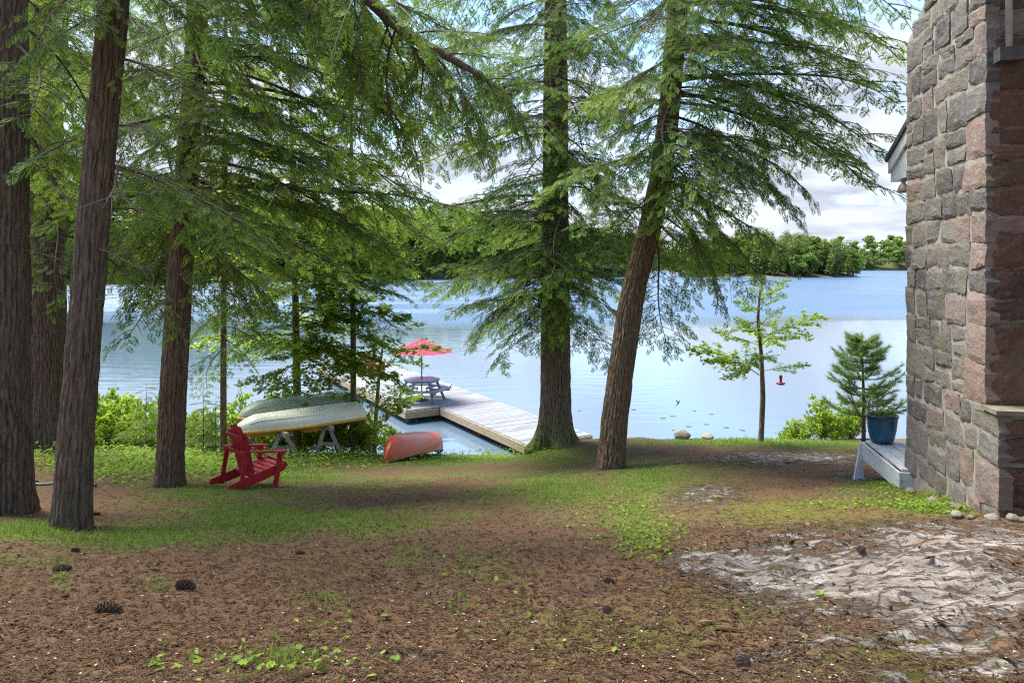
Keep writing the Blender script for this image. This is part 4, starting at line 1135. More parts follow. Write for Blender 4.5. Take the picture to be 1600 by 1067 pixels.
def stone(quad, nrm, m_, depth, parent, seed):
    """one irregular stone whose outer face spans the four corners"""
    q = np.array(quad, float); nrm = np.array(nrm, float)
    n = 7; mb = MB(); v = []
    rel = srng.uniform(.002, .014)
    tilt = srng.normal(0, .010, 2)
    for j in range(n):
        for i in range(n):
            a, b = i / (n - 1), j / (n - 1)
            # rounded corner shape
            aa = .5 + (a - .5) * (1 - .03 * (2 * abs(b - .5)) ** 4); bb = .5 + (b - .5) * (1 - .03 * (2 * abs(a - .5)) ** 4)
            p_ = (q[0] * (1 - aa) + q[1] * aa) * (1 - bb) + (q[3] * (1 - aa) + q[2] * aa) * bb
            e = min(a, 1 - a, b, 1 - b)
            hgt = rel + (.006 if e > 0 else -.006) + (.019 if e > 0 else .006) * (fbm(p_ * np.array([9, 9, 5]) + seed, 2, 3) - .5) * 2 + (a - .5) * tilt[0] + (b - .5) * tilt[1]
            if 0 < e: p_ = p_ + srng.normal(0, .010, 3) * (1 - np.abs(nrm))
            else: p_ = p_ + srng.normal(0, .006, 3) * (1 - np.abs(nrm))
            v.append(p_ + nrm * hgt)
    f = [(j * n + i, j * n + i + 1, (j + 1) * n + i + 1, (j + 1) * n + i) for j in range(n - 1) for i in range(n - 1)]
    rim = [i for i in range(n)] + [j * n + n - 1 for j in range(1, n)] + [(n - 1) * n + i for i in range(n - 2, -1, -1)] + [j * n for j in range(n - 2, 0, -1)]
    k = len(v)
    v += [v[i] - nrm * depth for i in rim]
    f += [(rim[i], k + i, k + (i + 1) % len(rim), rim[(i + 1) % len(rim)]) for i in range(len(rim))]
    v = np.array(v); c_ = v.mean(0)
    me = MB().add(v, f).mesh("stone", m_, c_, False)
    # make the outer face look outwards
    if np.dot(np.array(me.polygons[14].normal), nrm) < 0: me.flip_normals()
    o = link("stone", me, parent); o.location = tuple(c_ - np.array(parent.location))
    return o
def courses(z0, z1, lo, hi):
    z = z0; r = [z0]
    while z < z1 - lo * .6:
        z += srng.uniform(lo, hi); r.append(min(z, z1))
    r[-1] = z1
    return r
def wall_face(fun, rng_s, z0, z1, lo, hi, wlo, whi, nrm, mfun, seed, parent):
    """pack stones; fun(s, z) gives the point; rng_s(z) the extent"""
    zs = courses(z0, z1, lo, hi); gap = .005
    for ci in range(len(zs) - 1):
        a, b = zs[ci], zs[ci + 1]
        s0, s1 = rng_s((a + b) / 2)
        s = s0; cuts = [s0]
        while s < s1 - wlo * .7:
            s += srng.uniform(wlo, whi); cuts.append(min(s, s1))
        cuts[-1] = s1
        for k in range(len(cuts) - 1):
            l, r_ = cuts[k], cuts[k + 1]
            parts = [(a, b)]
            if b - a > .34 and srng.random() < .45:
                mid = a + (b - a) * srng.uniform(.35, .65); parts = [(a, mid), (mid, b)]
            for za_, zb_ in parts:
                j = lambda: srng.uniform(-.055, .055)
                ja = lambda e: 0 if e else srng.uniform(-.035, .035)
                el, er = k == 0, k == len(cuts) - 2
                quad = [fun(l + gap + ja(el), za_ + gap + j() * .6), fun(r_ - gap + ja(er), za_ + gap + j() * .6), fun(r_ - gap + ja(er), zb_ - gap + j() * .6), fun(l + gap + ja(el), zb_ - gap + j() * .6)]
                stone(quad, nrm, mfun((l + r_) / 2, (za_ + zb_) / 2), .125, parent, seed + ci * 7 + k)
NL = np.array([-BX[0], -BX[1], 0]); NC = np.array([-AX[0], -AX[1], 0])
lm = lambda s, z: M['stone_pink'] if (s < .62 and srng.random() < .45) or srng.random() < .10 else M['stone_grey']
wall_face(lambda s, z: hp(s, c0, z), prof, base_z - .25, ZL, .24, .44, .26, .56, NL, lm, 1, chim)
wall_face(lambda s, z: hp(s, c0, z), prof, ZL, ZT, .22, .42, .24, .52, NL, lm, 300, chim)
rm = lambda s, z: M['stone_red'] if srng.random() < .85 else M['stone_pink']
wall_face(lambda b, z: hp(.012, b, z), lambda z: (0.075, DEP), base_z - .25, ZL - .05, .30, .50, .30, .62, NC, rm, 600, chim)
wall_face(lambda b, z: hp(.272, b, z), lambda z: (0.075, DEP), ZL, ZT, .30, .55, .36, .70, NC, rm, 800, chim)
lg = MB(); slab(-.03, .27, -.012, DEP, ZL - .03, ZL + .012, lg)
M['ledge'] = simple("mossy_ledge", (.10, .095, .06), (.21, .19, .14), (6, 6, 6), .95, .6)
lg.build("ledge", M['ledge'], chim, True)

# cottage: gable wall behind the chimney, roof falling towards the lake
GB = .62                                                          # gable wall lies this far behind the chimney face
SE = 3.35                                                         # lake end of the wall
house = thing("stone_cottage", hp(1.2, 2.5, base_z), "stone cottage with white eaves behind the tall chimney", "cottage")
wl = MB()
SLP = math.tan(R(25)); ZE = CAMZ + 1.55
SR = SE - 4.2
ZW = ZE + SLP * .35
wl.add([hp(s, b, z) for b in (GB, 7.5) for s, z in ((SE, base_z - 1.2), (SE, ZW), (SR, ZW + SLP * 4.2), (SR - 4.2, ZW), (SR - 4.2, base_z - .8))],
       [(0, 1, 2, 3, 4), (9, 8, 7, 6, 5), (0, 5, 6, 1), (3, 8, 9, 4), (4, 9, 5, 0)])
M['wall'] = stonemat("cottage_wall", [(0, (.18, .15, .13)), (.5, (.26, .21, .18)), (1, (.34, .29, .25))])
wl.build("wall", M['wall'], house, True)
M['shingle'] = simple("roof_shingles", (.05, .045, .042), (.12, .11, .10), (6, 30, 6), .9, .5)
M['white_paint'] = simple("white_paint", (.62, .66, .66), (.80, .82, .80), (5, 5, 5), .6, .05)
OV = .30                                                          # rake overhang beyond the gable wall
SEE = SE + .60
def zroof(s): return ZE + SLP * (SEE - s) if s > SR else ZE + SLP * (SEE - SR) - SLP * (SR - s)
rf = MB()
for (sa, sb) in ((SR, SEE + .03), (SR - 4.68, SR)):
    za_, zb_ = zroof(sa) , zroof(sb)
    rf.add([hp(s, b, z + dz) for dz in (.02, .10) for b in (GB - OV - .03, 7.9) for s, z in ((sa, za_), (sb, zb_))],
           [(0, 2, 3, 1), (4, 5, 7, 6), (0, 1, 5, 4), (2, 6, 7, 3), (0, 4, 6, 2), (1, 3, 7, 5)])
rf.build("roof", M['shingle'], house, True)
rb = MB()
rb.add([hp(s, b, z) for b in (GB - OV, GB - OV + .03) for s, z in ((SEE, ZE + .012), (SEE, ZE - .17), (SR, zroof(SR) - .17), (SR, zroof(SR) + .012))], [(0, 1, 2, 3), (7, 6, 5, 4), (0, 4, 5, 1), (1, 5, 6, 2), (2, 6, 7, 3), (3, 7, 4, 0)])
rb.build("rake_board", M['white_paint'], house, True)
rt_ = MB()
rt_.add([hp(s, b, z) for b in (GB - OV + .035, GB + .1) for s, z in ((SEE - .01, ZE - .30), (SEE - .95, ZE - .30), (SEE - .95, ZE - .02), (SEE - .62, ZE + .10), (SEE - .01, ZE - .03))], [(0, 1, 2, 3, 4), (9, 8, 7, 6, 5), (0, 5, 6, 1), (1, 6, 7, 2), (2, 7, 8, 3), (3, 8, 9, 4), (4, 9, 5, 0)])
rt_.build("eave_return", M['white_paint'], house, True)
sf = MB(); slab(SE + .01, SEE - .012, GB + .11, 7.7, ZE - .19, ZE - .16, sf); sf.build("soffit", M['white_paint'], house, True)
fsc = MB(); slab(SEE - .01, SEE + .012, GB - OV + .04, 7.7, ZE - .17, ZE + .0, fsc); fsc.build("fascia", M['white_paint'], house, True)
# floodlight under the eave
M['grey_metal'] = simple("grey_metal", (.28, .29, .30), (.42, .43, .44), (12, 12, 12), .45, .05)
M['dark_metal'] = simple("dark_metal", (.03, .03, .032), (.07, .07, .075), (12, 12, 12), .5, .05)
M['tan_metal'] = simple("tan_metal", (.25, .22, .18), (.36, .32, .27), (12, 12, 12), .5, .05)
fl_c = hp(SEE - .40, GB - OV + .08, ZE - .30)
fl = MB().lathe([(.001, 0), (.05, 0), (.05, -.02), (.03, -.03), (.03, -.06), (.055, -.09), (.085, -.16), (.09, -.19), (.075, -.20), (.001, -.195)], fl_c, 18).build("floodlight", M['tan_metal'], house, True, True)
# downspout on the chimney's near side
ds = hp(.17, .19, 0)
pipe = MB().tube([(ds[0], ds[1], CAMZ + 2.12), (ds[0], ds[1], CAMZ + 3.3), (ds[0], ds[1], ZT)], .032, 14).build("downspout", M['grey_metal'], house, True, True)
bk = MB(); slab(.10, .24, .08, .30, CAMZ + 1.98, CAMZ + 2.11, bk)
b_ = bk.build("bracket", M['dark_metal'], pipe); b_.data.transform(Matrix.Translation(-house.location))

# ------------------------------------------------------------------ wood things
def plankmat(name, c1, c2, along=(3, 40, 40), rnd=.18, rough=.8):
    m, t, p, o = mat(name)
    oi = t.nodes.new("ShaderNodeObjectInfo")
    v = N(t, "ShaderNodeVectorMath", {0: coords(t, along), 1: N(t, "ShaderNodeVectorMath", {0: oi.outputs["Location"], 1: (7, 7, 7)}, operation='MULTIPLY').outputs[0]}, operation='ADD').outputs[0]
    n = noise(t, v, 1.0, 6, .6)
    c = ramp(t, n, [(.3, c1), (.7, c2)])
    k = N(t, "ShaderNodeMapRange", {"Value": oi.outputs["Random"], "To Min": 1 - rnd, "To Max": 1 + rnd}).outputs[0]
    c = N(t, "ShaderNodeHueSaturation", {"Value": k, "Color": c}).outputs[0]
    t.links.new(c, p.inputs["Base Color"]); p.inputs["Roughness"].default_value = rough
    p.inputs["Specular IOR Level"].default_value = .25
    bump(t, p, n, .35, .006)
    return m
M['dock_plank'] = plankmat("dock_planks", (.155, .17, .19), (.29, .31, .335))
M['dock_fascia'] = plankmat("dock_fascia", (.26, .20, .14), (.44, .36, .27), (6, 6, 30), .1)
M['grey_plank'] = plankmat("deck_planks", (.36, .36, .37), (.58, .57, .57))
M['white_board'] = plankmat("deck_fascia", (.48, .50, .51), (.66, .67, .67), (4, 4, 20), .06)

# small deck behind the chimney, carrying the pot
DZ = CAMZ - 2.6
deck = thing("garden_deck", (5.24, 10.16, ground_at(5.24, 10.16)), "low grey wooden landing tucked behind the chimney foot", "deck")
def dp(s, b, z): return np.array([5.24 - AX[0] * s + BX[0] * b, 10.16 - AX[1] * s + BX[1] * b, z])   # s runs towards the camera
pl_me = None
for k in range(14):
    b0 = .012 + k * .146
    mb = MB().box((0, 0, 0), (1.46, .138, .034), None, 0, .004)
    if pl_me is None: pl_me = mb.mesh("plank", M['grey_plank'])
    o = link("plank", pl_me, deck)
    c_ = dp(.74, b0 + .07, DZ - .017)
    o.location = tuple(c_ - np.array(deck.location)); o.rotation_euler = (0, 0, math.atan2(-AX[1], -AX[0]))
fa = MB(); fa.beam(dp(-.03, -.02, DZ - .155), dp(1.52, -.02, DZ - .155), .032, .24, bev=.004); fa.build("fascia_board", M['white_board'], deck, True)
fa = MB(); fa.beam(dp(1.50, 0.0, DZ - .135), dp(1.50, 2.0, DZ - .135), .03, .20); fa.build("fascia_board", M['white_board'], deck, True)
fa = MB(); fa.beam(dp(-.02, 0.0, DZ - .135), dp(-.02, 2.0, DZ - .135), .03, .20); fa.build("fascia_board", M['white_board'], deck, True)
st = MB()
gA = at(1334, 742, 9.98); gA[2] = ground_at(gA[0], gA[1]) - .03
a0 = dp(-.05, -.03, DZ - .02); a1 = dp(-.05, -.03, DZ - .24)
st.add([a0, a1, gA + np.array([.17, .02, -.02]), gA, a0 + (0, .035, 0), a1 + (0, .035, 0), gA + np.array([.17, .055, -.02]), gA + (0, .035, 0)], [(0, 1, 2, 3), (7, 6, 5, 4), (0, 4, 5, 1), (1, 5, 6, 2), (2, 6, 7, 3), (3, 7, 4, 0)])
st.build("side_brace", M['white_board'], deck, True)
for s_, b_2 in ((.10, .40), (.75, .40), (.08, 1.8), (1.4, 1.8)):
    q = dp(s_, b_2, 0); g_ = ground_at(q[0], q[1]) - .1
    MB().box((q[0], q[1], (g_ + DZ - .04) / 2), (.085, .085, DZ - .04 - g_), None, 0, .004).build("post", M['white_board'], deck, True)

# blue glazed pot with flowers
px, py, _ = at(1378, 690, 10.0)
pot = thing("flower_pot", (px, py, DZ), "blue glazed flower pot standing on the wooden landing", "flower pot")
m, t, p, o = mat("blue_glaze")
zc_ = N(t, "ShaderNodeSeparateXYZ", {0: t.nodes.new("ShaderNodeTexCoord").outputs["Object"]}).outputs[2]
gn = noise(t, coords(t, (9, 9, 4)), 1.0, 5)
c = ramp(t, math_(t, 'ADD', math_(t, 'MULTIPLY', zc_, 2.2), math_(t, 'MULTIPLY', gn, .18)), [(.10, (.012, .05, .085)), (.3, (.018, .115, .19)), (.75, (.02, .10, .17)), (.98, (.03, .045, .075)), (1.0, (.05, .04, .05))])
t.links.new(c, p.inputs["Base Color"]); p.inputs["Roughness"].default_value = .16
M['glaze'] = m
MB().lathe([(.0, .0), (.13, .0), (.145, .012), (.165, .08), (.19, .20), (.205, .33), (.208, .375), (.222, .385), (.224, .41), (.212, .42), (.196, .41), (.19, .36), (.0, .355)], (0, 0, 0), 40).build("pot", m, pot, sm=True)
M['soil'] = simple("soil", (.03, .022, .016), (.07, .05, .035), (30, 30, 30), .95, .5)
MB().lathe([(.0, .372), (.1, .376), (.192, .366)], (0, 0, 0), 24).build("soil", M['soil'], pot, sm=True)
frg = np.random.default_rng(8)
P, D, S, Ro, T = [], [], [], [], []
for k in range(210):
    a = frg.uniform(0, 6.28); q = math.sqrt(frg.random()) * .19
    P.append((q * math.cos(a), q * math.sin(a), .38 + frg.uniform(0, .13))); D.append((math.cos(a) * .8 + frg.normal(0, .4), math.sin(a) * .8 + frg.normal(0, .4), frg.uniform(-.2, .7))); S.append(frg.uniform(.03, .065)); Ro.append(frg.normal(0, .5)); T.append(frg.uniform(.1, .9))
v_, f_, t_ = scatter(OT, P, D, (0, 0, 1), S, Ro, T, frg)
link("foliage", fastmesh("foliage", v_, f_, M['cover'], {"tint": t_}), pot)
def flowers(name, col, pts, r_):
    m = simple(name, col, tuple(min(1, k_ * 1.3) for k_ in col), (40, 40, 40), .5, 0)
    mb = MB()
    for k in range(5):
        a = k * 1.2566
        mb.add([(0, 0, 0), (r_ * math.cos(a - .45), r_ * math.sin(a - .45), .012), (r_ * 1.25 * math.cos(a), r_ * 1.25 * math.sin(a), .016), (r_ * math.cos(a + .45), r_ * math.sin(a + .45), .012)], [(0, 1, 2, 3)])
    mb.lathe([(0, -.01), (r_ * .3, 0), (r_ * .2, .012), (0, .014)], (0, 0, 0), 6)
    me = mb.mesh(name, m)
    for q in pts:
        o = link(name, me, pot); o.location = q
flowers("yellow_flower", (.75, .62, .12), [(-.03, -.1, .48), (.04, -.06, .49), (.08, -.12, .47), (0, -.02, .50), (.11, -.02, .47)], .022)
flowers("purple_flower", (.16, .07, .22), [(-.15, -.05, .54), (-.12, .02, .58), (-.17, .03, .52), (-.09, -.08, .53), (-.2, -.02, .48), (.2, -.04, .44)], .026)
MB().tube([(-.08, 0, .37), (-.12, 0, .48), (-.14, 0, .58)], [.004, .003, .002], 5).tube([(-.10, .02, .37), (-.16, .02, .47), (-.18, .02, .54)], [.004, .003, .002], 5).build("stems", M['twig'], pot)

# ------------------------------------------------------------------ dock
DD = np.array([-.506, .8625]); DW = np.array([.8625, .506])       # along the dock (outwards) and across it
P0 = np.array([-3.46, 22.3]); DKZ = .45
def dk(s, w_, z): return np.array([P0[0] + DD[0] * s + DW[0] * w_, P0[1] + DD[1] * s + DW[1] * w_, z])
PWID, WOFF = 3.35, 1.22
PLEN, WLEN = 11.2, 5.55
dock = thing("wooden_dock", dk(0, 0, 0), "weathered grey plank dock reaching from the shore out into the lake", "dock")
yaw = math.atan2(DW[1], DW[0])
drng = random.Random(3)
meP = MB().box((0, 0, 0), (PWID, .142, .036), None, 0, .005).mesh("plank", M['dock_plank'])
meW = MB().box((0, 0, 0), (PWID - WOFF, .142, .036), None, 0, .005).mesh("plank", M['dock_plank'])
def planks(me, s0, s1, w0, w1, dz=0):
    s = s0 + .075
    while s < s1:
        o = link("plank", me, dock)
        o.location = tuple(dk(s, (w0 + w1) / 2 + drng.uniform(-.008, .008), DKZ - .018 + dz + drng.uniform(-.003, .003)) - np.array(dock.location))
        o.rotation_euler = (drng.uniform(-.012, .012), 0, yaw + drng.uniform(-.002, .002))
        s += .150
planks(meP, 0, PLEN, 0, PWID)
planks(meW, -WLEN, -.03, WOFF, PWID, -.012)
def fas(s0, w0, s1, w1, z0=DKZ - .04, z1=DKZ - .27, th=.04):
    MB().beam(dk(s0, w0, (z0 + z1) / 2), dk(s1, w1, (z0 + z1) / 2), th, z0 - z1).build("fascia_board", M['dock_fascia'], dock, True)
fas(-.02, -.0, -.02, WOFF - .05); fas(-.03, -.02, PLEN, -.02); fas(-.03, PWID + .02, PLEN, PWID + .02); fas(PLEN + .02, 0, PLEN + .02, PWID)
fas(-WLEN, WOFF - .02, -.05, WOFF - .02); fas(-WLEN, PWID + .02, -.05, PWID + .02); fas(-WLEN - .02, WOFF, -WLEN - .02, PWID)
M['crib'] = plankmat("crib_logs", (.07, .055, .04), (.15, .12, .09), (6, 6, 30), .1)
for s_, w_ in ((.15, .12), (.15, PWID - .12), (3.6, .12), (3.6, PWID - .12), (7.2, .12), (7.2, PWID - .12), (PLEN - .2, .12), (PLEN - .2, PWID - .12), (-2.6, WOFF + .15), (-2.6, PWID - .15)):
    q = dk(s_, w_, 0)
    MB().tube([(q[0], q[1], -1.6), (q[0], q[1], 0), (q[0], q[1], DKZ - .06)], .075, 10).build("post", M['crib'], dock, True)
# swim ladder with bent rails
lad = MB()
for k in (0, .45):
    s_ = 8.35 + k
    lad.tube([dk(s_, -.07, -1.0), dk(s_, -.07, .2), dk(s_, -.07, 1.0), dk(s_, .0, 1.18), dk(s_, .15, 1.25), dk(s_, .32, 1.15), dk(s_, .42, .95), dk(s_, .44, .46)], .021, 8)
for z_ in (-.6, -.25, .1):
    lad.tube([dk(8.35, -.07, z_), dk(8.8, -.07, z_)], .018, 8)
lad.build("ladder", M['grey_metal'], dock, True, True)
# board lying on the edge
pl = thing("loose_board", dk(3.3, 3.0, DKZ), "short loose board lying on the dock's open edge", "board")
MB().beam(dk(3.0, 2.85, DKZ + .025), dk(3.7, 3.28, DKZ + .025), .20, .04).build("board", M['dock_plank'], pl, True)

# ------------------------------------------------------------------ hexagonal picnic table
tp = at(659, 626, 24.0)
TX, TY = tp[0], tp[1]
table = thing("picnic_table", (TX, TY, DKZ), "blue-grey hexagonal picnic table with joined benches on the dock", "picnic table", rz=R(6))
M['blue_grey'] = plankmat("blue_grey_boards", (.13, .19, .25), (.22, .30, .38), (20, 20, 20), .06, .5)
def hexp(r_, k): a = R(60 * k); return np.array([r_ * math.cos(a), r_ * math.sin(a)])
for k in range(6):                       # top: six wedge panels, three boards each
    for j, (ra, rb_) in enumerate(((.05, .24), (.25, .44), (.45, .64))):
        a0, a1, b0, b1 = hexp(ra, k), hexp(ra, k + 1), hexp(rb_, k), hexp(rb_, k + 1)
        c_ = (a0 + a1 + b0 + b1) / 4
        sh = lambda q: c_ + (q - c_) * .985
        MB().prism([sh(a0), sh(b0), sh(b1), sh(a1)], .725, .757).build("top_board", M['blue_grey'], table)
MB().prism([hexp(.648, k) * .94 for k in range(6)], .66, .722).build("top_frame", M['blue_grey'], table)
for k in range(6):                       # benches
    for ra, rb_ in ((.76, .90), (.91, 1.05)):
        a0, a1, b0, b1 = hexp(ra, k), hexp(ra, k + 1), hexp(rb_, k), hexp(rb_, k + 1)
        c_ = (a0 + a1 + b0 + b1) / 4
        sh = lambda q: c_ + (q - c_) * .988
        MB().prism([sh(a0), sh(b0), sh(b1), sh(a1)], .40, .44).build("bench_board", M['blue_grey'], table)
for k in range(6):
    a, b = hexp(.30, k), hexp(.98, k)
    lg_ = MB(); lg_.beam((*hexp(.52, k), .66), (*hexp(.80, k), .01), .09, .045, up=(*hexp(1, k + 1.5), 0)); lg_.build("leg", M['blue_grey'], table)
    MB().beam((*a, .36), (*b, .36), .04, .08).build("bench_support", M['blue_grey'], table)

# ------------------------------------------------------------------ umbrella through the table
umb = thing("patio_umbrella", (TX, TY, DKZ), "open red patio umbrella standing through the hexagonal table", "umbrella")
m, t, p, o = mat("red_canvas")
n = noise(t, coords(t, (3, 3, 3)), 1.0, 4)
c = ramp(t, n, [(.3, (.68, .03, .13)), (.7, (.80, .055, .19))])
t.links.new(c, p.inputs["Base Color"]); p.inputs["Roughness"].default_value = .75
tr = N(t, "ShaderNodeBsdfTranslucent", {"Color": (.9, .12, .2, 1)})
ms = N(t, "ShaderNodeMixShader", {0: .4}); t.links.new(p.outputs[0], ms.inputs[1]); t.links.new(tr.outputs[0], ms.inputs[2]); t.links.new(ms.outputs[0], o.inputs[0])
M['canvas'] = m
cv = MB(); ns = 8; RU = 1.12; zr, zt_ = 1.72, 2.16
rings = [(0, zt_), (.25, zt_ - .10), (.5, zt_ - .22), (.75, zt_ - .35), (1.0, zr)]
vv_ = []; sub = 6; nn_ = ns * sub
for q, z in rings:
    for k in range(nn_):
        a = 2 * math.pi * k / nn_; fr = (k % sub) / sub
        cut = math.cos(math.pi / ns) / math.cos((fr - .5) * 2 * math.pi / ns)
        sag = .05 * q * math.sin(math.pi * fr)
        vv_.append((RU * q * cut * math.cos(a), RU * q * cut * math.sin(a), z - sag * .6))
cv.add(vv_, [(i * nn_ + k, i * nn_ + (k + 1) % nn_, (i + 1) * nn_ + (k + 1) % nn_, (i + 1) * nn_ + k) for i in range(4) for k in range(nn_)])
canopy = cv.build("canopy", m, umb, sm=False)
MB().tube([(0, 0, .03), (0, 0, 1.0), (0, 0, 2.27)], .022, 10).build("pole", M['dark_metal'], umb, sm=True)
MB().tube([(0, 0, 1.22), (0, 0, 1.32)], .035, 10).tube([(0, 0, 1.27), (.08, 0, 1.27)], .01, 6).build("crank", M['dark_metal'], umb, sm=True)
MB().lathe([(0, 0), (.26, 0), (.26, .03), (.20, .055), (.06, .07), (.04, .25), (.03, .26), (0, .26)], (0, 0, .001), 24).build("base", M['dark_metal'], umb, sm=True)
for k in range(ns):
    a = 2 * math.pi * k / ns
    MB().tube([(.02 * math.cos(a), .02 * math.sin(a), zt_ - .03), (RU * .5 * math.cos(a), RU * .5 * math.sin(a), zt_ - .245), (RU * .98 * math.cos(a), RU * .98 * math.sin(a), zr - .02)], .007, 5).build("rib", M['dark_metal'], canopy)

# ------------------------------------------------------------------ Adirondack chairs
M['red_paint'] = plankmat("red_paint", (.36, .018, .026), (.50, .035, .045), (5, 5, 25), .06, .42)
def adirondack(loc, rz, label, group=None, tilt=0.0):
    """front faces local +x; 0.95 m tall"""
    root = thing("garden_chair", loc, label, "chair", group, rz)
    root.rotation_euler = (0, tilt, rz)
    Mx = M['red_paint']
    for sy in (-1, 1):
        # side runner: from the seat front sloping down to the ground at the back
        y = sy * .27
        q = [(.43, .40), (.46, .37), (.45, .31), (.40, .27), (.10, .15), (-.25, .03), (-.50, .0), (-.53, .03), (-.50, .09), (-.15, .22), (.25, .355), (.38, .40)]
        mb = MB(); n = len(q)
        mb.add([(x, y - .0125, z) for x, z in q] + [(x, y + .0125, z) for x, z in q], [tuple(range(n)), tuple(range(2 * n - 1, n - 1, -1))] + [(j, n + j, n + (j + 1) % n, (j + 1) % n) for j in range(n)])
        mb.build("side_runner", Mx, root)
        MB().box((.30, sy * .297, .29), (.09, .026, .58), None, 0, .004).build("front_leg", Mx, root)
        MB().box((-.30, sy * .297, .29), (.075, .026, .58), None, 0, .004).build("rear_post", Mx, root)
        # arm: widened paddle
        ap = [(-.37, .20), (-.37, .33), (-.1, .345), (.25, .375), (.38, .365), (.425, .32), (.425, .27), (.38, .225), (.2, .235), (0, .255)]
        mb = MB(); pts = [(x, sy * y_) for x, y_ in ap]
        if sy > 0: pts = pts[::-1]
        mb.prism(pts, .582, .606); arm = mb.build("arm_rest", Mx, root)
        MB().add([(.265, sy * .31, .578), (.335, sy * .31, .578), (.335, sy * .36, .578), (.265, sy * .36, .578), (.285, sy * .311, .44), (.315, sy * .311, .44)], [(0, 1, 2, 3), (0, 3, 4), (1, 5, 2), (3, 2, 5, 4), (0, 4, 5, 1)]).build("arm_bracket", Mx, arm)
    # seat slats
    for k in range(6):
        f = k / 5
        x = .425 - f * .50; z = .405 - f * .175 + (.0 if k else -.03)
        rot = Matrix.Rotation(R(-19) if k else R(55), 3, 'Y')
        MB().box((x + (.025 if k == 0 else 0), 0, z + .012), (.085, .575, .02), np.array(rot), 0, .004).build("seat_slat", Mx, root)
    # back slats, fanned, with a rounded top line
    for k in range(5):
        yb = (k - 2) * .095; yt = (k - 2) * .118
        L = .86 - .045 * abs(k - 2) ** 1.6
        lean = R(24)
        a = np.array([-.06, yb, .22]); b = a + np.array([-math.sin(lean) * L, yt - yb, math.cos(lean) * L])
        x = (b - a) / np.linalg.norm(b - a)
        mb = MB(); wb, wt = .043, .054
        nrm = np.array([math.cos(lean), 0, math.sin(lean)]) * .0095
        prof_ = [(0, -wb), (0, wb), (.93, wt), (.985, wt * .6), (1.0, 0), (.985, -wt * .6), (.93, -wt)]
        pts = [a + (b - a) * s_ + np.array([0, w_, 0]) for s_, w_ in prof_]; n = len(pts)
        mb.add([q - nrm for q in pts] + [q + nrm for q in pts], [tuple(range(n)), tuple(range(2 * n - 1, n - 1, -1))] + [(j, n + j, n + (j + 1) % n, (j + 1) % n) for j in range(n)])
        mb.build("back_slat", Mx, root)
    for x_, z_, w_ in ((-.325, .565, .66), (-.105, .215, .54), (-.375, .80, .50)):
        MB().box((x_ - .012, 0, z_), (.024, w_, .062), np.array(Matrix.Rotation(R(-24), 3, 'Y')), 0, .004).build("back_rail", Mx, root)
    return root
cx, cy_ = at(388, 760, 10.35)[:2]
gch = ground_at(cx, cy_)
ch_ = adirondack((cx, cy_, gch + .0), R(50), "near red slatted garden chair on the grass facing the lake")
sl_ = (ground_at(cx + .26, cy_ + .31) - ground_at(cx - .26, cy_ - .31)) / .81
ch_.rotation_euler = (0, math.atan(-sl_), R(50)); ch_.scale = (.94, .94, .94)
q = dk(7.4, 1.45, DKZ); adirondack(q, math.atan2(DW[1], DW[0]) + .35, "red slatted chair out on the dock, nearer the picnic table")
q = dk(8.9, .95, DKZ); adirondack(q, math.atan2(DW[1], DW[0]) + .2, "red slatted chair out on the dock by the swim ladder")

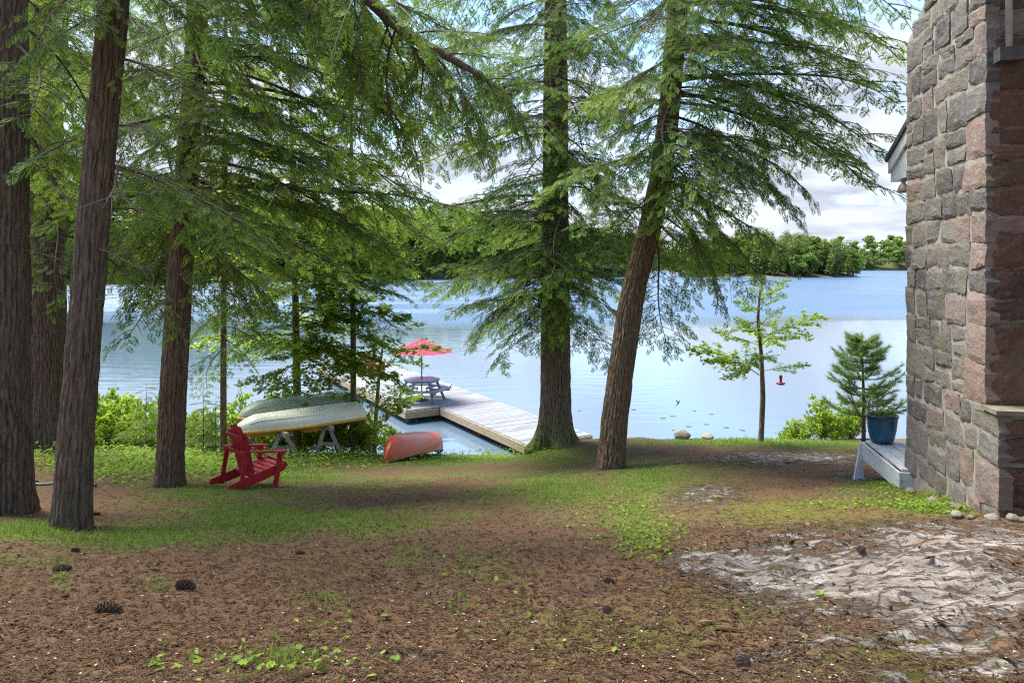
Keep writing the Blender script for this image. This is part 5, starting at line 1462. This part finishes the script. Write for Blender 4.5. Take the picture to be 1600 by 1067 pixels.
# ------------------------------------------------------------------ boats on sawhorses
def hullmat(name, c1, c2, rough=.35):
    return simple(name, c1, c2, (3, 3, 3), rough, 0, rnd=0)
M['hull_white'] = hullmat("hull_cream", (.72, .71, .58), (.82, .81, .69), .42)
M['hull_green'] = hullmat("hull_sage", (.36, .42, .33), (.46, .50, .42), .45)
M['hull_yellow'] = hullmat("hull_yellow", (.50, .26, .03), (.66, .38, .05), .45)
def rowboat(bow, stern, label, hm, beam=1.02, depth=.29):
    """upturned dinghy, gunwale down; bow and stern are the gunwale ends"""
    bow = np.array(bow); stern = np.array(stern)
    X = stern - bow; L = np.linalg.norm(X); X /= L
    Y = np.cross((0, 0, 1), X); Y /= np.linalg.norm(Y); Z = np.cross(X, Y)
    root = thing("rowboat", (bow + stern) / 2, label, "rowboat")
    n, kk = 26, 21
    V = []
    for i in range(n):
        s = i / (n - 1)
        hb = beam / 2 * (.30 + .70 * math.sin(min(1, s / .62 + .02) * math.pi / 2) ** .75) * (1 - .10 * max(0, s - .7) / .3)
        if s < .12: hb *= (.62 + .38 * (s / .12) ** .6)
        dp_ = depth * (.22 + .78 * min(1, (s / .15)) ** .7)
        for j in range(kk):
            a = math.pi * j / (kk - 1)
            cs, sn = math.cos(a), math.sin(a)
            yy = math.copysign(abs(cs) ** .55, cs); zz_ = abs(sn) ** .62
            # lapped strake line half way up
            yy *= (1 - .16 * zz_) * (1.0 if zz_ < .55 else .965)
            keel = .025 if abs(j - kk // 2) == 0 else 0
            V.append(bow + X * (s * L - .02 * zz_ * (1 if i == n - 1 else 0)) + Y * hb * yy + Z * (dp_ * zz_ + keel))
    f = [(i * kk + j, (i + 1) * kk + j, (i + 1) * kk + j + 1, i * kk + j + 1) for i in range(n - 1) for j in range(kk - 1)]
    f.append(tuple(range(kk)))
    MB().add(V, f).build("hull", hm, root, True, True)
    tv = V[(n - 1) * kk:]
    MB().add([q + X * .004 for q in tv] + [q - X * .03 for q in tv], [tuple(range(kk))[::-1]]).build("transom", hm, root, True)
    rim = MB()
    for sd in (0, kk - 1):
        pth = np.array([V[i * kk + sd] for i in range(n)]) + Z * .0 + Y * (.012 if sd == 0 else -.012)
        rim.tube(pth - Z * .016, .036, 8)
    rim.tube(np.array([V[0], V[kk - 1]]) - Z * .012, .028, 8).tube(np.array([V[(n - 1) * kk], V[n * kk - 1]]) - Z * .012, .028, 8)
    rim.build("gunwale", M['hull_yellow'], root, True, True)
    for s0, s1, dz in ((.10, .36, .15), (.50, .64, .17)):
        i0, i1 = int(s0 * (n - 1)), int(s1 * (n - 1))
        q = [V[i0 * kk] * .9 + V[i0 * kk + kk - 1] * .1, V[i1 * kk] * .9 + V[i1 * kk + kk - 1] * .1, V[i1 * kk] * .1 + V[i1 * kk + kk - 1] * .9, V[i0 * kk] * .1 + V[i0 * kk + kk - 1] * .9]
        q2 = [a_ * .92 + np.mean(q, 0) * .08 - Z * dz for a_ in q]
        MB().add([a_ + Z * .04 for a_ in q] + q2, [(0, 1, 2, 3), (7, 6, 5, 4), (0, 4, 5, 1), (1, 5, 6, 2), (2, 6, 7, 3), (3, 7, 4, 0)]).build("seat_box", M['hull_yellow'], root, True)
    ks = MB().tube(np.array([V[i * kk + 4] for i in range(2, n)]) + (-Y) * -.004, .012, 6).tube(np.array([V[i * kk + kk - 5] for i in range(2, n)]), .012, 6)
    ks.build("rub_strake", hm, root, True, True)
    return root, X, Y, Z
bowA = at(382, 681, 14.3); sternA = at(576, 653, 16.3)
axx = (sternA - bowA) / np.linalg.norm(sternA - bowA)
per = np.array([-axx[1], axx[0], 0]); per /= np.linalg.norm(per)
rA, bX, bY, bZ = rowboat(bowA + per * .55, sternA + per * .55, "cream upturned rowboat with yellow rim, front one of two on sawhorses", M['hull_white'])
off = per * 1.75 + axx * .55 + np.array([0, 0, .02])
rB = rowboat(bowA + off, sternA + off, "sage-green upturned rowboat behind the cream one", M['hull_green'], .95, .34)[0]
M['saw_wood'] = plankmat("sawhorse_wood", (.22, .20, .17), (.40, .37, .33), (8, 8, 8), .12)
for k, (fr, lb) in enumerate(((.30, "trestle sawhorse under the boat bows"), (.66, "trestle sawhorse under the boat sterns"))):
    topc = bowA + (sternA - bowA) * fr - bZ * .045
    a, b = topc + per * -.12, topc + per * 2.35
    mid = (a + b) / 2
    sh = thing("sawhorse", (mid[0], mid[1], ground_at(mid[0], mid[1])), "weathered wooden " + lb, "sawhorse")
    MB().beam(a - bZ * .05, b - bZ * .05, .09, .10).build("top_beam", M['saw_wood'], sh, True)
    for e in (.12, .94):
        pm = a + (b - a) * e - np.array([0, 0, .06])
        feet = []
        for sg in (-1, 1):
            ft = pm + axx * sg * .34 + per * (-.16 if e < .5 else .16)
            ft[2] = ground_at(ft[0], ft[1]) - .02
            feet.append(ft)
            MB().beam(pm + axx * sg * .05, ft, .085, .04, up=per).build("leg", M['saw_wood'], sh, True)
        m0, m1 = pm + (feet[0] - pm) * .55, pm + (feet[1] - pm) * .55
        MB().beam(m0, m1, .03, .07).build("brace", M['saw_wood'], sh, True)

# ------------------------------------------------------------------ red canoe
M['canoe'] = simple("canoe_red", (.50, .065, .022), (.60, .105, .04), (2.5, 2.5, 2.5), .33, .03)
n1_ = at(601, 722, 14.9); n2_ = np.array([-2.02, 19.0, 0])
n1_[2] = ground_at(n1_[0], n1_[1]); n2_[2] = ground_at(n2_[0], n2_[1]) + .05
X = n2_ - n1_; L = np.linalg.norm(X); X /= L
Y = np.cross((0, 0, 1), X); Y /= np.linalg.norm(Y); Z = np.cross(X, Y)
can = thing("canoe", (n1_ + n2_) / 2, "red canoe lying upside down on the bank", "canoe")
nS, kk = 40, 17; V = []
for i in range(nS):
    s = i / (nS - 1); q = 2 * s - 1
    hb = .48 * (1 - abs(q) ** 2.2) ** .9 + .004
    sheer = .17 * (1 - abs(q) ** 2.6)             # gunwale lifts off the ground between the raised ends
    keel = .60 - .03 * abs(q) ** 2 - .46 * max(0, (abs(q) - .66) / .34) ** 2.6
    for j in range(kk):
        a = math.pi * j / (kk - 1); cs, sn = math.cos(a), math.sin(a)
        e = .62 + .3 * abs(q)
        V.append(n1_ + X * (s * L) + Y * hb * math.copysign(abs(cs) ** e, cs) + Z * (sheer + (keel - sheer) * abs(sn) ** (.72 + .25 * abs(q))))
f = [(i * kk + j, (i + 1) * kk + j, (i + 1) * kk + j + 1, i * kk + j + 1) for i in range(nS - 1) for j in range(kk - 1)]
MB().add(V, f).build("hull", M['canoe'], can, True, True)
gw = MB()
for sd in (0, kk - 1):
    gw.tube(np.array([V[i * kk + sd] for i in range(nS)]), .016, 6)
gw.build("gunwale", M['dark_metal'], can, True, True)
for fr in (.3, .7):
    i = int(fr * (nS - 1))
    MB().tube([V[i * kk], V[i * kk + kk - 1]], .018, 6).build("thwart", M['saw_wood'], can, True)

# ------------------------------------------------------------------ hummingbird feeder and bird
fx = at(1220, 586, 14.15)
fd = thing("hummingbird_feeder", fx, "small red nectar feeder hanging from the sapling branch", "feeder")
m, t, p, o = mat("red_plastic"); p.inputs["Base Color"].default_value = (.42, .012, .03, 1); p.inputs["Roughness"].default_value = .25; M['red_plastic'] = m
MB().lathe([(0, 0), (.022, 0), (.03, -.012), (.034, -.03), (.026, -.10), (.024, -.14), (.03, -.155), (0, -.155)], (0, 0, 0), 16).build("bottle", m, fd, sm=True)
MB().lathe([(0, -.15), (.04, -.152), (.075, -.165), (.08, -.185), (.06, -.20), (0, -.205)], (0, 0, 0), 18).build("tray", m, fd, sm=True)
for k in range(4):
    a = k * 1.57
    MB().lathe([(0, -.15), (.016, -.155), (.02, -.168), (.012, -.178), (0, -.18)], (.075 * math.cos(a), .075 * math.sin(a), 0), 8).build("feeding_port", m, fd, sm=True)
MB().tube([(0, 0, -.002), (.004, 0, .10), (0, 0, .27)], .003, 5).build("wire", M['grey_metal'], fd)
bd = at(1060, 630, 13.6)
br = thing("hummingbird", bd, "tiny dark hummingbird hovering over the water near the feeder", "bird", rz=.5)
bb = MB().tube([(-.045, 0, -.035), (-.03, 0, -.02), (-.012, 0, -.004), (.006, 0, .014), (.014, 0, .026), (.024, 0, .036), (.033, 0, .038), (.041, 0, .037), (.066, 0, .034)], [.002, .009, .013, .013, .009, .0105, .009, .003, .0008], 10)
M['bird'] = simple("bird_plumage", (.03, .05, .035), (.10, .11, .08), (80, 80, 80), .5, 0)
bb.build("body", M['bird'], br, sm=True)
for sg in (-1, 1):
    MB().add([(.004, sg * .006, .018), (.012, sg * .022, .03), (-.006, sg * .058, .056), (-.022, sg * .048, .040), (-.012, sg * .018, .016), (.004, sg * .006, .0165), (.012, sg * .022, .0285), (-.006, sg * .058, .0545), (-.022, sg * .048, .0385), (-.012, sg * .018, .0145)],
             [(0, 1, 2, 3, 4), (9, 8, 7, 6, 5), (0, 5, 6, 1), (1, 6, 7, 2), (2, 7, 8, 3), (3, 8, 9, 4), (4, 9, 5, 0)]).build("wing", M['bird'], br)
MB().add([(-.04, -.004, -.03), (-.04, .004, -.03), (-.075, .012, -.058), (-.075, -.012, -.058), (-.042, 0, -.036), (-.075, 0, -.062)], [(0, 1, 2, 3), (0, 3, 5, 4), (1, 4, 5, 2), (0, 4, 1), (3, 2, 5)]).build("tail", M['bird'], br)

# ------------------------------------------------------------------ rocks, hose, cones, fallen leaves
def rockmesh(seed, sub=12):
    rng = np.random.default_rng(seed)
    n, k = sub, sub * 2; V = []
    for i in range(n + 1):
        for j in range(k):
            th, ph = math.pi * i / n, 2 * math.pi * j / k
            V.append((math.sin(th) * math.cos(ph), math.sin(th) * math.sin(ph), math.cos(th)))
    V = np.array(V)
    r_ = .8 + .5 * (fbm(V * 1.3 + seed * 3.1, 3, seed) - .5) + .25 * (fbm(V * 3.5 + seed, 2, seed + 3) - .5)
    V = V * r_[:, None]
    f = np.array([(i * k + j, (i + 1) * k + j, (i + 1) * k + (j + 1) % k, i * k + (j + 1) % k) for i in range(n) for j in range(k)])
    return fastmesh("rock", V, f, M['rock'], None, True)
M['rock'] = stonemat("loose_rock", [(0, (.20, .18, .15)), (.5, (.33, .29, .25)), (1, (.42, .39, .34))])
RK = [rockmesh(s) for s in range(4)]
def rock(x, y, s, label, group=None, k=0, sink=.35):
    o = link("rock", RK[k % 4]); o.location = (x, y, ground_at(x, y) + s[2] * (.8 - sink)); o.scale = s; o.rotation_euler = (0, 0, k * 1.3)
    return tag(o, label, "rock", group)
q = at(1066, 684, 15.0); rock(q[0], q[1], (.22, .18, .14), "pale boulder on the lip above the water", None, 0, .3)
q = at(1106, 686, 15.0); rock(q[0], q[1], (.24, .16, .08), "low flat rock next to the pale boulder on the lip", None, 1, .3)
rr = random.Random(5)
for k in range(18):
    s_ = rr.uniform(-.35, 1.6); b = -rr.uniform(.06, .28)
    q = hp(s_, b, 0) if k < 9 else hp(-rr.uniform(.06, .25), rr.uniform(-.1, .55), 0)
    z_ = rr.uniform(.03, .062)
    rock(q[0], q[1], (z_ * 1.3, z_ * 1.1, z_ * .9), "small rounded stone at the foot of the chimney", "stones at the chimney foot", k, .25)
# hose
M['hose'] = simple("green_hose", (.05, .075, .07), (.10, .14, .13), (10, 10, 10), .45, 0)
pts = []
for u, v, dd in ((-80, 772, 10.2), (-30, 770, 10.2), (30, 755, 10.2), (52, 755, 10.2), (72, 757, 10.2), (100, 762, 10.1), (130, 768, 10.0), (150, 775, 9.9)):
    q = at(u, v, dd); q[2] = ground_at(q[0], q[1]) + .022; pts.append((*q, .022))
hq = resample(pts, .05); hq[:, 2] = [ground_at(a, b) + .02 for a, b in hq[:, :2]]
hs = MB().tube(hq[:, :3], .022, 8).build("garden_hose", M['hose'], None, sm=True)
tag(hs, "dark green hose lying on the ground between the stout and slanting trunks", "hose")
# pine cones: body of overlapping scales
M['cone'] = simple("cone_scales", (.045, .028, .02), (.14, .095, .07), (60, 60, 60), .8, 0)
def cone_mesh(seed):
    rng = np.random.default_rng(seed); mb = MB()
    mb.tube([(-.06, 0, 0), (-.03, 0, 0), (.03, 0, 0), (.06, 0, 0)], [.006, .014, .011, .003], 8)
    n = 62
    for k in range(n):
        q = k / (n - 1); x = -.062 + .125 * q; a = k * 2.39996
        r_ = .034 * math.sin(math.pi * (.14 + .80 * q)) ** .8 + .004
        d_ = np.array([-.25 + .75 * q, math.cos(a), math.sin(a)]); d_ /= np.linalg.norm(d_)
        t_ = np.array([0, -math.sin(a), math.cos(a)])
        b = np.array([x, 0, 0]); e = b + d_ * r_
        w_ = .011 * math.sin(math.pi * (.2 + .7 * q)) + .003
        mb.add([b + t_ * w_ * .4, b - t_ * w_ * .4, e - t_ * w_, e + t_ * w_, e + d_ * .004 + (.003, 0, 0), (b + e) / 2 + np.array([.006, 0, 0])], [(0, 1, 2, 3), (2, 4, 3), (0, 5, 1), (1, 5, 2), (0, 3, 5), (5, 4, 2), (5, 3, 4)])
    return mb.mesh("pine_cone", M['cone'])
CM = [cone_mesh(s) for s in (1, 2)]
def ground_hit(u, v):
    """where the sight line of a pixel meets the ground"""
    ds_ = np.linspace(1.5, 22, 1400); x = (u - 800) / F * ds_; z = CAMZ - (v - HV) / F * ds_
    g_ = gz(x, ds_); i = np.argmax(g_ >= z)
    return x[i], ds_[i], g_[i]
for u, v, rz_, sc, lb in ((170, 958, .1, 1.0, "large open pine cone on bare needles, broadside to the slope"), (290, 921, -.2, .95, "open pine cone beside a tuft of grass below the grassy band"),
                          (97, 893, .5, .85, "dark pine cone lying behind a small grass tuft"), (469, 866, .2, .5, "small dark cone in the bare strip under the grass"), (952, 912, 2.2, .62, "short cone at the edge of the needles by the pale rock"),
                          (948, 957, 1.4, .6, "short cone end-on among moss below its twin"), (1161, 1040, 1.2, .8, "blackish cone in a hollow of the mossy rock"), (150, 805, .3, .7, "dark cone at the foot of the slanting trunk"),
                          (1345, 862, .8, .6, "brown cone resting high on the bare rock slab"), (118, 862, .0, .5, "little cone above the dark cone on the needles")):
    x, y, z = ground_hit(u, v)
    o = link("pine_cone", CM[int(u) % 2]); o.location = (x, y, z + .022 * sc); o.scale = (sc,) * 3; o.rotation_euler = (u, .1, rz_)
    tag(o, lb, "pine cone")
# lily leaves floating off the shore
M['pad'] = simple("floating_leaf", (.05, .09, .04), (.12, .15, .06), (20, 20, 20), .4, 0)
pm_ = MB().prism([(.09 * math.cos(a), .09 * math.sin(a)) for a in np.linspace(.3, 6.0, 14)] + [(0, 0)], 0, .006).mesh("floating_leaf", M['pad'])
for u, v in ((1036, 653), (1051, 650), (1085, 642), (1112, 647), (1104, 663), (1076, 666), (905, 642), (1135, 668), (1160, 672), (990, 640), (1052, 672)):
    dd = CAMZ / (v - HV) * F
    o = link("floating_leaf", pm_); o.location = ((u - 800) / F * dd, dd, .004); o.rotation_euler = (0, 0, u); o.scale = (rr.uniform(.6, 1.1),) * 2 + (1,)
    tag(o, "small round leaf floating on the calm water off the grassy lip", "leaf", "leaves floating off the lip")

# ------------------------------------------------------------------ grass, litter and ground cover
grn = np.random.default_rng(77)
def masks(x, y):
    z = CAMZ - hfun(x, y); u, v = uv_of(x, y, z)
    nz_ = fbm(np.stack([x, y, 0 * x], -1) * 2.2, 4, 5)
    return blobs(u, v, GRASS) + (nz_ - .5) * .5, blobs(u, v, ROCK) + (nz_ - .5) * .25
# sample evenly in the picture's spread of distance so near and far stay covered
def sample(n, dmin, dmax, power=1.6):
    q = grn.random(n); d_ = (dmin ** (1 - power) + q * (dmax ** (1 - power) - dmin ** (1 - power))) ** (1 / (1 - power))
    return (grn.uniform(-860, 860, n)) / F * d_ , d_
x, y = sample(420000, 2.6, 18.6, 1.02)
g_, r_ = masks(x, y)
patch = fbm(np.stack([x, y, 0 * x], -1) * 4.0, 3, 91)
keep = grn.random(len(x)) < smooth(.18, 1.15, g_ + (patch - .5) * 1.0) * (1 - smooth(.5, .7, r_) * .9)
keep |= (grn.random(len(x)) < .012) & (r_ < .5)
x, y = x[keep], y[keep]; g_ = g_[keep]
sel = grn.permutation(len(x))[:120000]; x, y, g_ = x[sel], y[sel], g_[sel]
z = gz(x, y)
n = len(x)
hgt = grn.uniform(.018, .060, n) * (.55 + .65 * np.clip(g_, 0, 1.2)) * np.where(grn.random(n) < .05, 1.8, 1)
a = grn.uniform(0, 6.283, n); ln = grn.uniform(.2, 1.1, n) * hgt; wd = grn.uniform(.0011, .0024, n) * (1 + y * .11)
bx, by = np.cos(a + 1.57) * wd, np.sin(a + 1.57) * wd
B = np.stack([x, y, z - .01], 1)
mid = B + np.stack([np.cos(a) * ln * .35, np.sin(a) * ln * .35, hgt * .65], 1)
tip = B + np.stack([np.cos(a) * ln, np.sin(a) * ln, hgt], 1)
off_ = np.stack([bx, by, 0 * bx], 1)
V = np.stack([B - off_, B + off_, mid + off_ * .7, mid - off_ * .7, tip], 1).reshape(-1, 3)
k = np.arange(n)[:, None] * 5
f = np.concatenate([k + np.array([[0, 1, 2]]), k + np.array([[0, 2, 3]]), k + np.array([[3, 2, 4]])])
tt = np.repeat(np.clip(grn.normal(.42, .22, n) + .18 * (g_ - .7), 0, 1), 5)
tag(link("grass", fastmesh("grass", V, f, M['blade'], {"tint": tt})), "thin patchy green grass growing through the needle litter", "grass", kind="stuff")

# fallen needles and twigs
def litter(n, dmin, dmax, lo, hi, wlo, whi, name, m_, label, rockcut=.6, lift=.004):
    x, y = sample(n, dmin, dmax, 1.5)
    g_, r_ = masks(x, y)
    kp = grn.random(len(x)) > smooth(.45, .8, r_) * rockcut
    x, y = x[kp], y[kp]; z = gz(x, y); n = len(x)
    a = grn.uniform(0, 6.283, n); L = grn.uniform(lo, hi, n); w_ = grn.uniform(wlo, whi, n)
    d_ = np.stack([np.cos(a), np.sin(a), grn.normal(0, .03, n) - .2 * np.sin(a)], 1)
    o_ = np.stack([-np.sin(a), np.cos(a), 0 * a], 1) * w_[:, None]
    B = np.stack([x, y, z + lift + grn.uniform(0, .008, n)], 1)
    bend = o_ / w_[:, None] * (grn.normal(0, .12, n) * L)[:, None]
    V = np.stack([B - d_ * L[:, None] / 2, B + bend + o_, B + d_ * L[:, None] / 2, B + bend - o_], 1).reshape(-1, 3)
    k = np.arange(n)[:, None] * 4
    f = np.concatenate([k + np.array([[0, 2, 1]]), k + np.array([[0, 3, 2]])])
    tag(link(name, fastmesh(name, V, f, m_, {"tint": np.repeat(grn.random(n), 4)})), label, "litter", kind="stuff")
def tintmat(name, stops):
    m, t, p, o = mat(name)
    t.links.new(ramp(t, attr(t, "tint"), stops), p.inputs["Base Color"]); p.inputs["Roughness"].default_value = .85; p.inputs["Specular IOR Level"].default_value = .15
    return m
M['litter'] = tintmat("needle_litter", [(0, (.08, .046, .028)), (.45, (.125, .074, .045)), (.8, (.17, .105, .065)), (1, (.26, .18, .115))])
M['fleck'] = tintmat("pale_flecks", [(0, (.30, .22, .14)), (.6, (.50, .42, .30)), (1, (.72, .66, .56))])
litter(110000, 2.6, 12.0, .025, .07, .0003, .0006, "fallen_needles", M['litter'], "rusty fallen conifer needles carpeting the bare slope", .9)
litter(600, 2.6, 9.0, .010, .026, .002, .005, "pale_flecks", M['fleck'], "pale bud scales and chips strewn over the needles", .3, .008)
litter(420, 2.6, 12.0, .05, .18, .0010, .0022, "fallen_twigs", M['litter'], "short fallen twigs scattered over the slope", .5, .008)

# leafy ground cover on the left bank, by the chimney and at the bottom
def cover(spots, n, lo, hi, size, name, label, up=.25):
    w_ = np.array([s[2] * s[3] * s[4] for s in spots]); w_ = (w_ / w_.sum() * n).astype(int)
    u = np.concatenate([bu + grn.normal(0, .6, k) * ru for (bu, bv, ru, rv, _), k in zip(spots, w_)])
    v = np.concatenate([bv + grn.normal(0, .6, k) * rv for (bu, bv, ru, rv, _), k in zip(spots, w_)])
    d_ = np.full(len(u), 8.0)
    for _j in range(16):                  # distance at which the sight line meets the slope
        d_ = np.clip(.5 * d_ + .5 * hfun((u - 800) / F * d_, d_) / np.maximum(1e-3, (v - HV) / F), 1.5, 19.5)
    ok = d_ < 18.6; u, d_ = u[ok], d_[ok]; n_ = len(u)
    P = np.stack([(u - 800) / F * d_, d_, 0 * d_], 1); a = grn.uniform(0, 6.283, n_)
    D = np.stack([np.cos(a), np.sin(a), grn.uniform(-.3, .5, n_)], 1); S = grn.uniform(*size, n_); Ro = grn.normal(0, .5, n_); T = grn.uniform(.05, .95, n_)
    P[:, 2] = gz(P[:, 0], P[:, 1]) + grn.uniform(.01, up, n_) * grn.random(n_)
    v_, f_, t_ = scatter(OT + LT, P, D, (0, 0, 1), S, Ro, T, grn)
    tag(link(name, fastmesh(name, v_, f_, M['cover'], {"tint": t_})), label, "ground cover", kind="stuff")
cover([(230, 708, 90, 20, 1.3), (520, 704, 100, 16, 1.3), (330, 724, 130, 18, 1.0), (430, 722, 60, 12, .6), (180, 738, 60, 18, .5), (700, 711, 110, 6, .6), (780, 706, 50, 8, .8), (90, 722, 70, 14, .4)], 15000, 0, 0, (.035, .085), "bank_cover", "low bright green leafy ground cover along the left bank", .3)
cover([(1460, 785, 90, 13, 1.2), (1385, 760, 22, 12, 1.0), (1330, 790, 60, 8, .2), (1010, 835, 50, 30, .35), (960, 790, 60, 30, .2)], 3200, 0, 0, (.02, .05), "chimney_cover", "small moss and weeds at the chimney foot", .06)
cover([(420, 1045, 150, 26, .45), (300, 1040, 80, 20, .25), (520, 985, 60, 20, .3), (950, 1030, 16, 6, .5), (760, 930, 120, 60, .12), (640, 780, 200, 50, .05), (1290, 945, 40, 10, .2)], 200, 0, 0, (.02, .055), "seedling_weeds", "scattered little broad-leaved weeds poking through the needles", .05)
# tall single grass stalk
x, y, z = ground_hit(712, 955)
gs = thing("grass_stalk", (x, y, z), "lone tall pale grass stalk bending over the bare needles", "grass")
MB().tube([(0, 0, -.02), (.005, .02, .12), (.02, .10, .26), (.05, .24, .38), (.09, .36, .43)], [.003, .0026, .0022, .0018, .001], 5).build("stem", M['cover'], gs)
for k, (zb, a) in enumerate(((.02, 2.6), (.06, .4), (.10, 3.6))):
    MB().add([(0, .01, zb), (.03 * math.cos(a), .03 * math.sin(a), zb + .03), (.07 * math.cos(a), .07 * math.sin(a), zb + .02), (.03 * math.cos(a + .5), .03 * math.sin(a + .5), zb + .024)], [(0, 1, 2, 3)]).build("blade", M['cover'], gs)
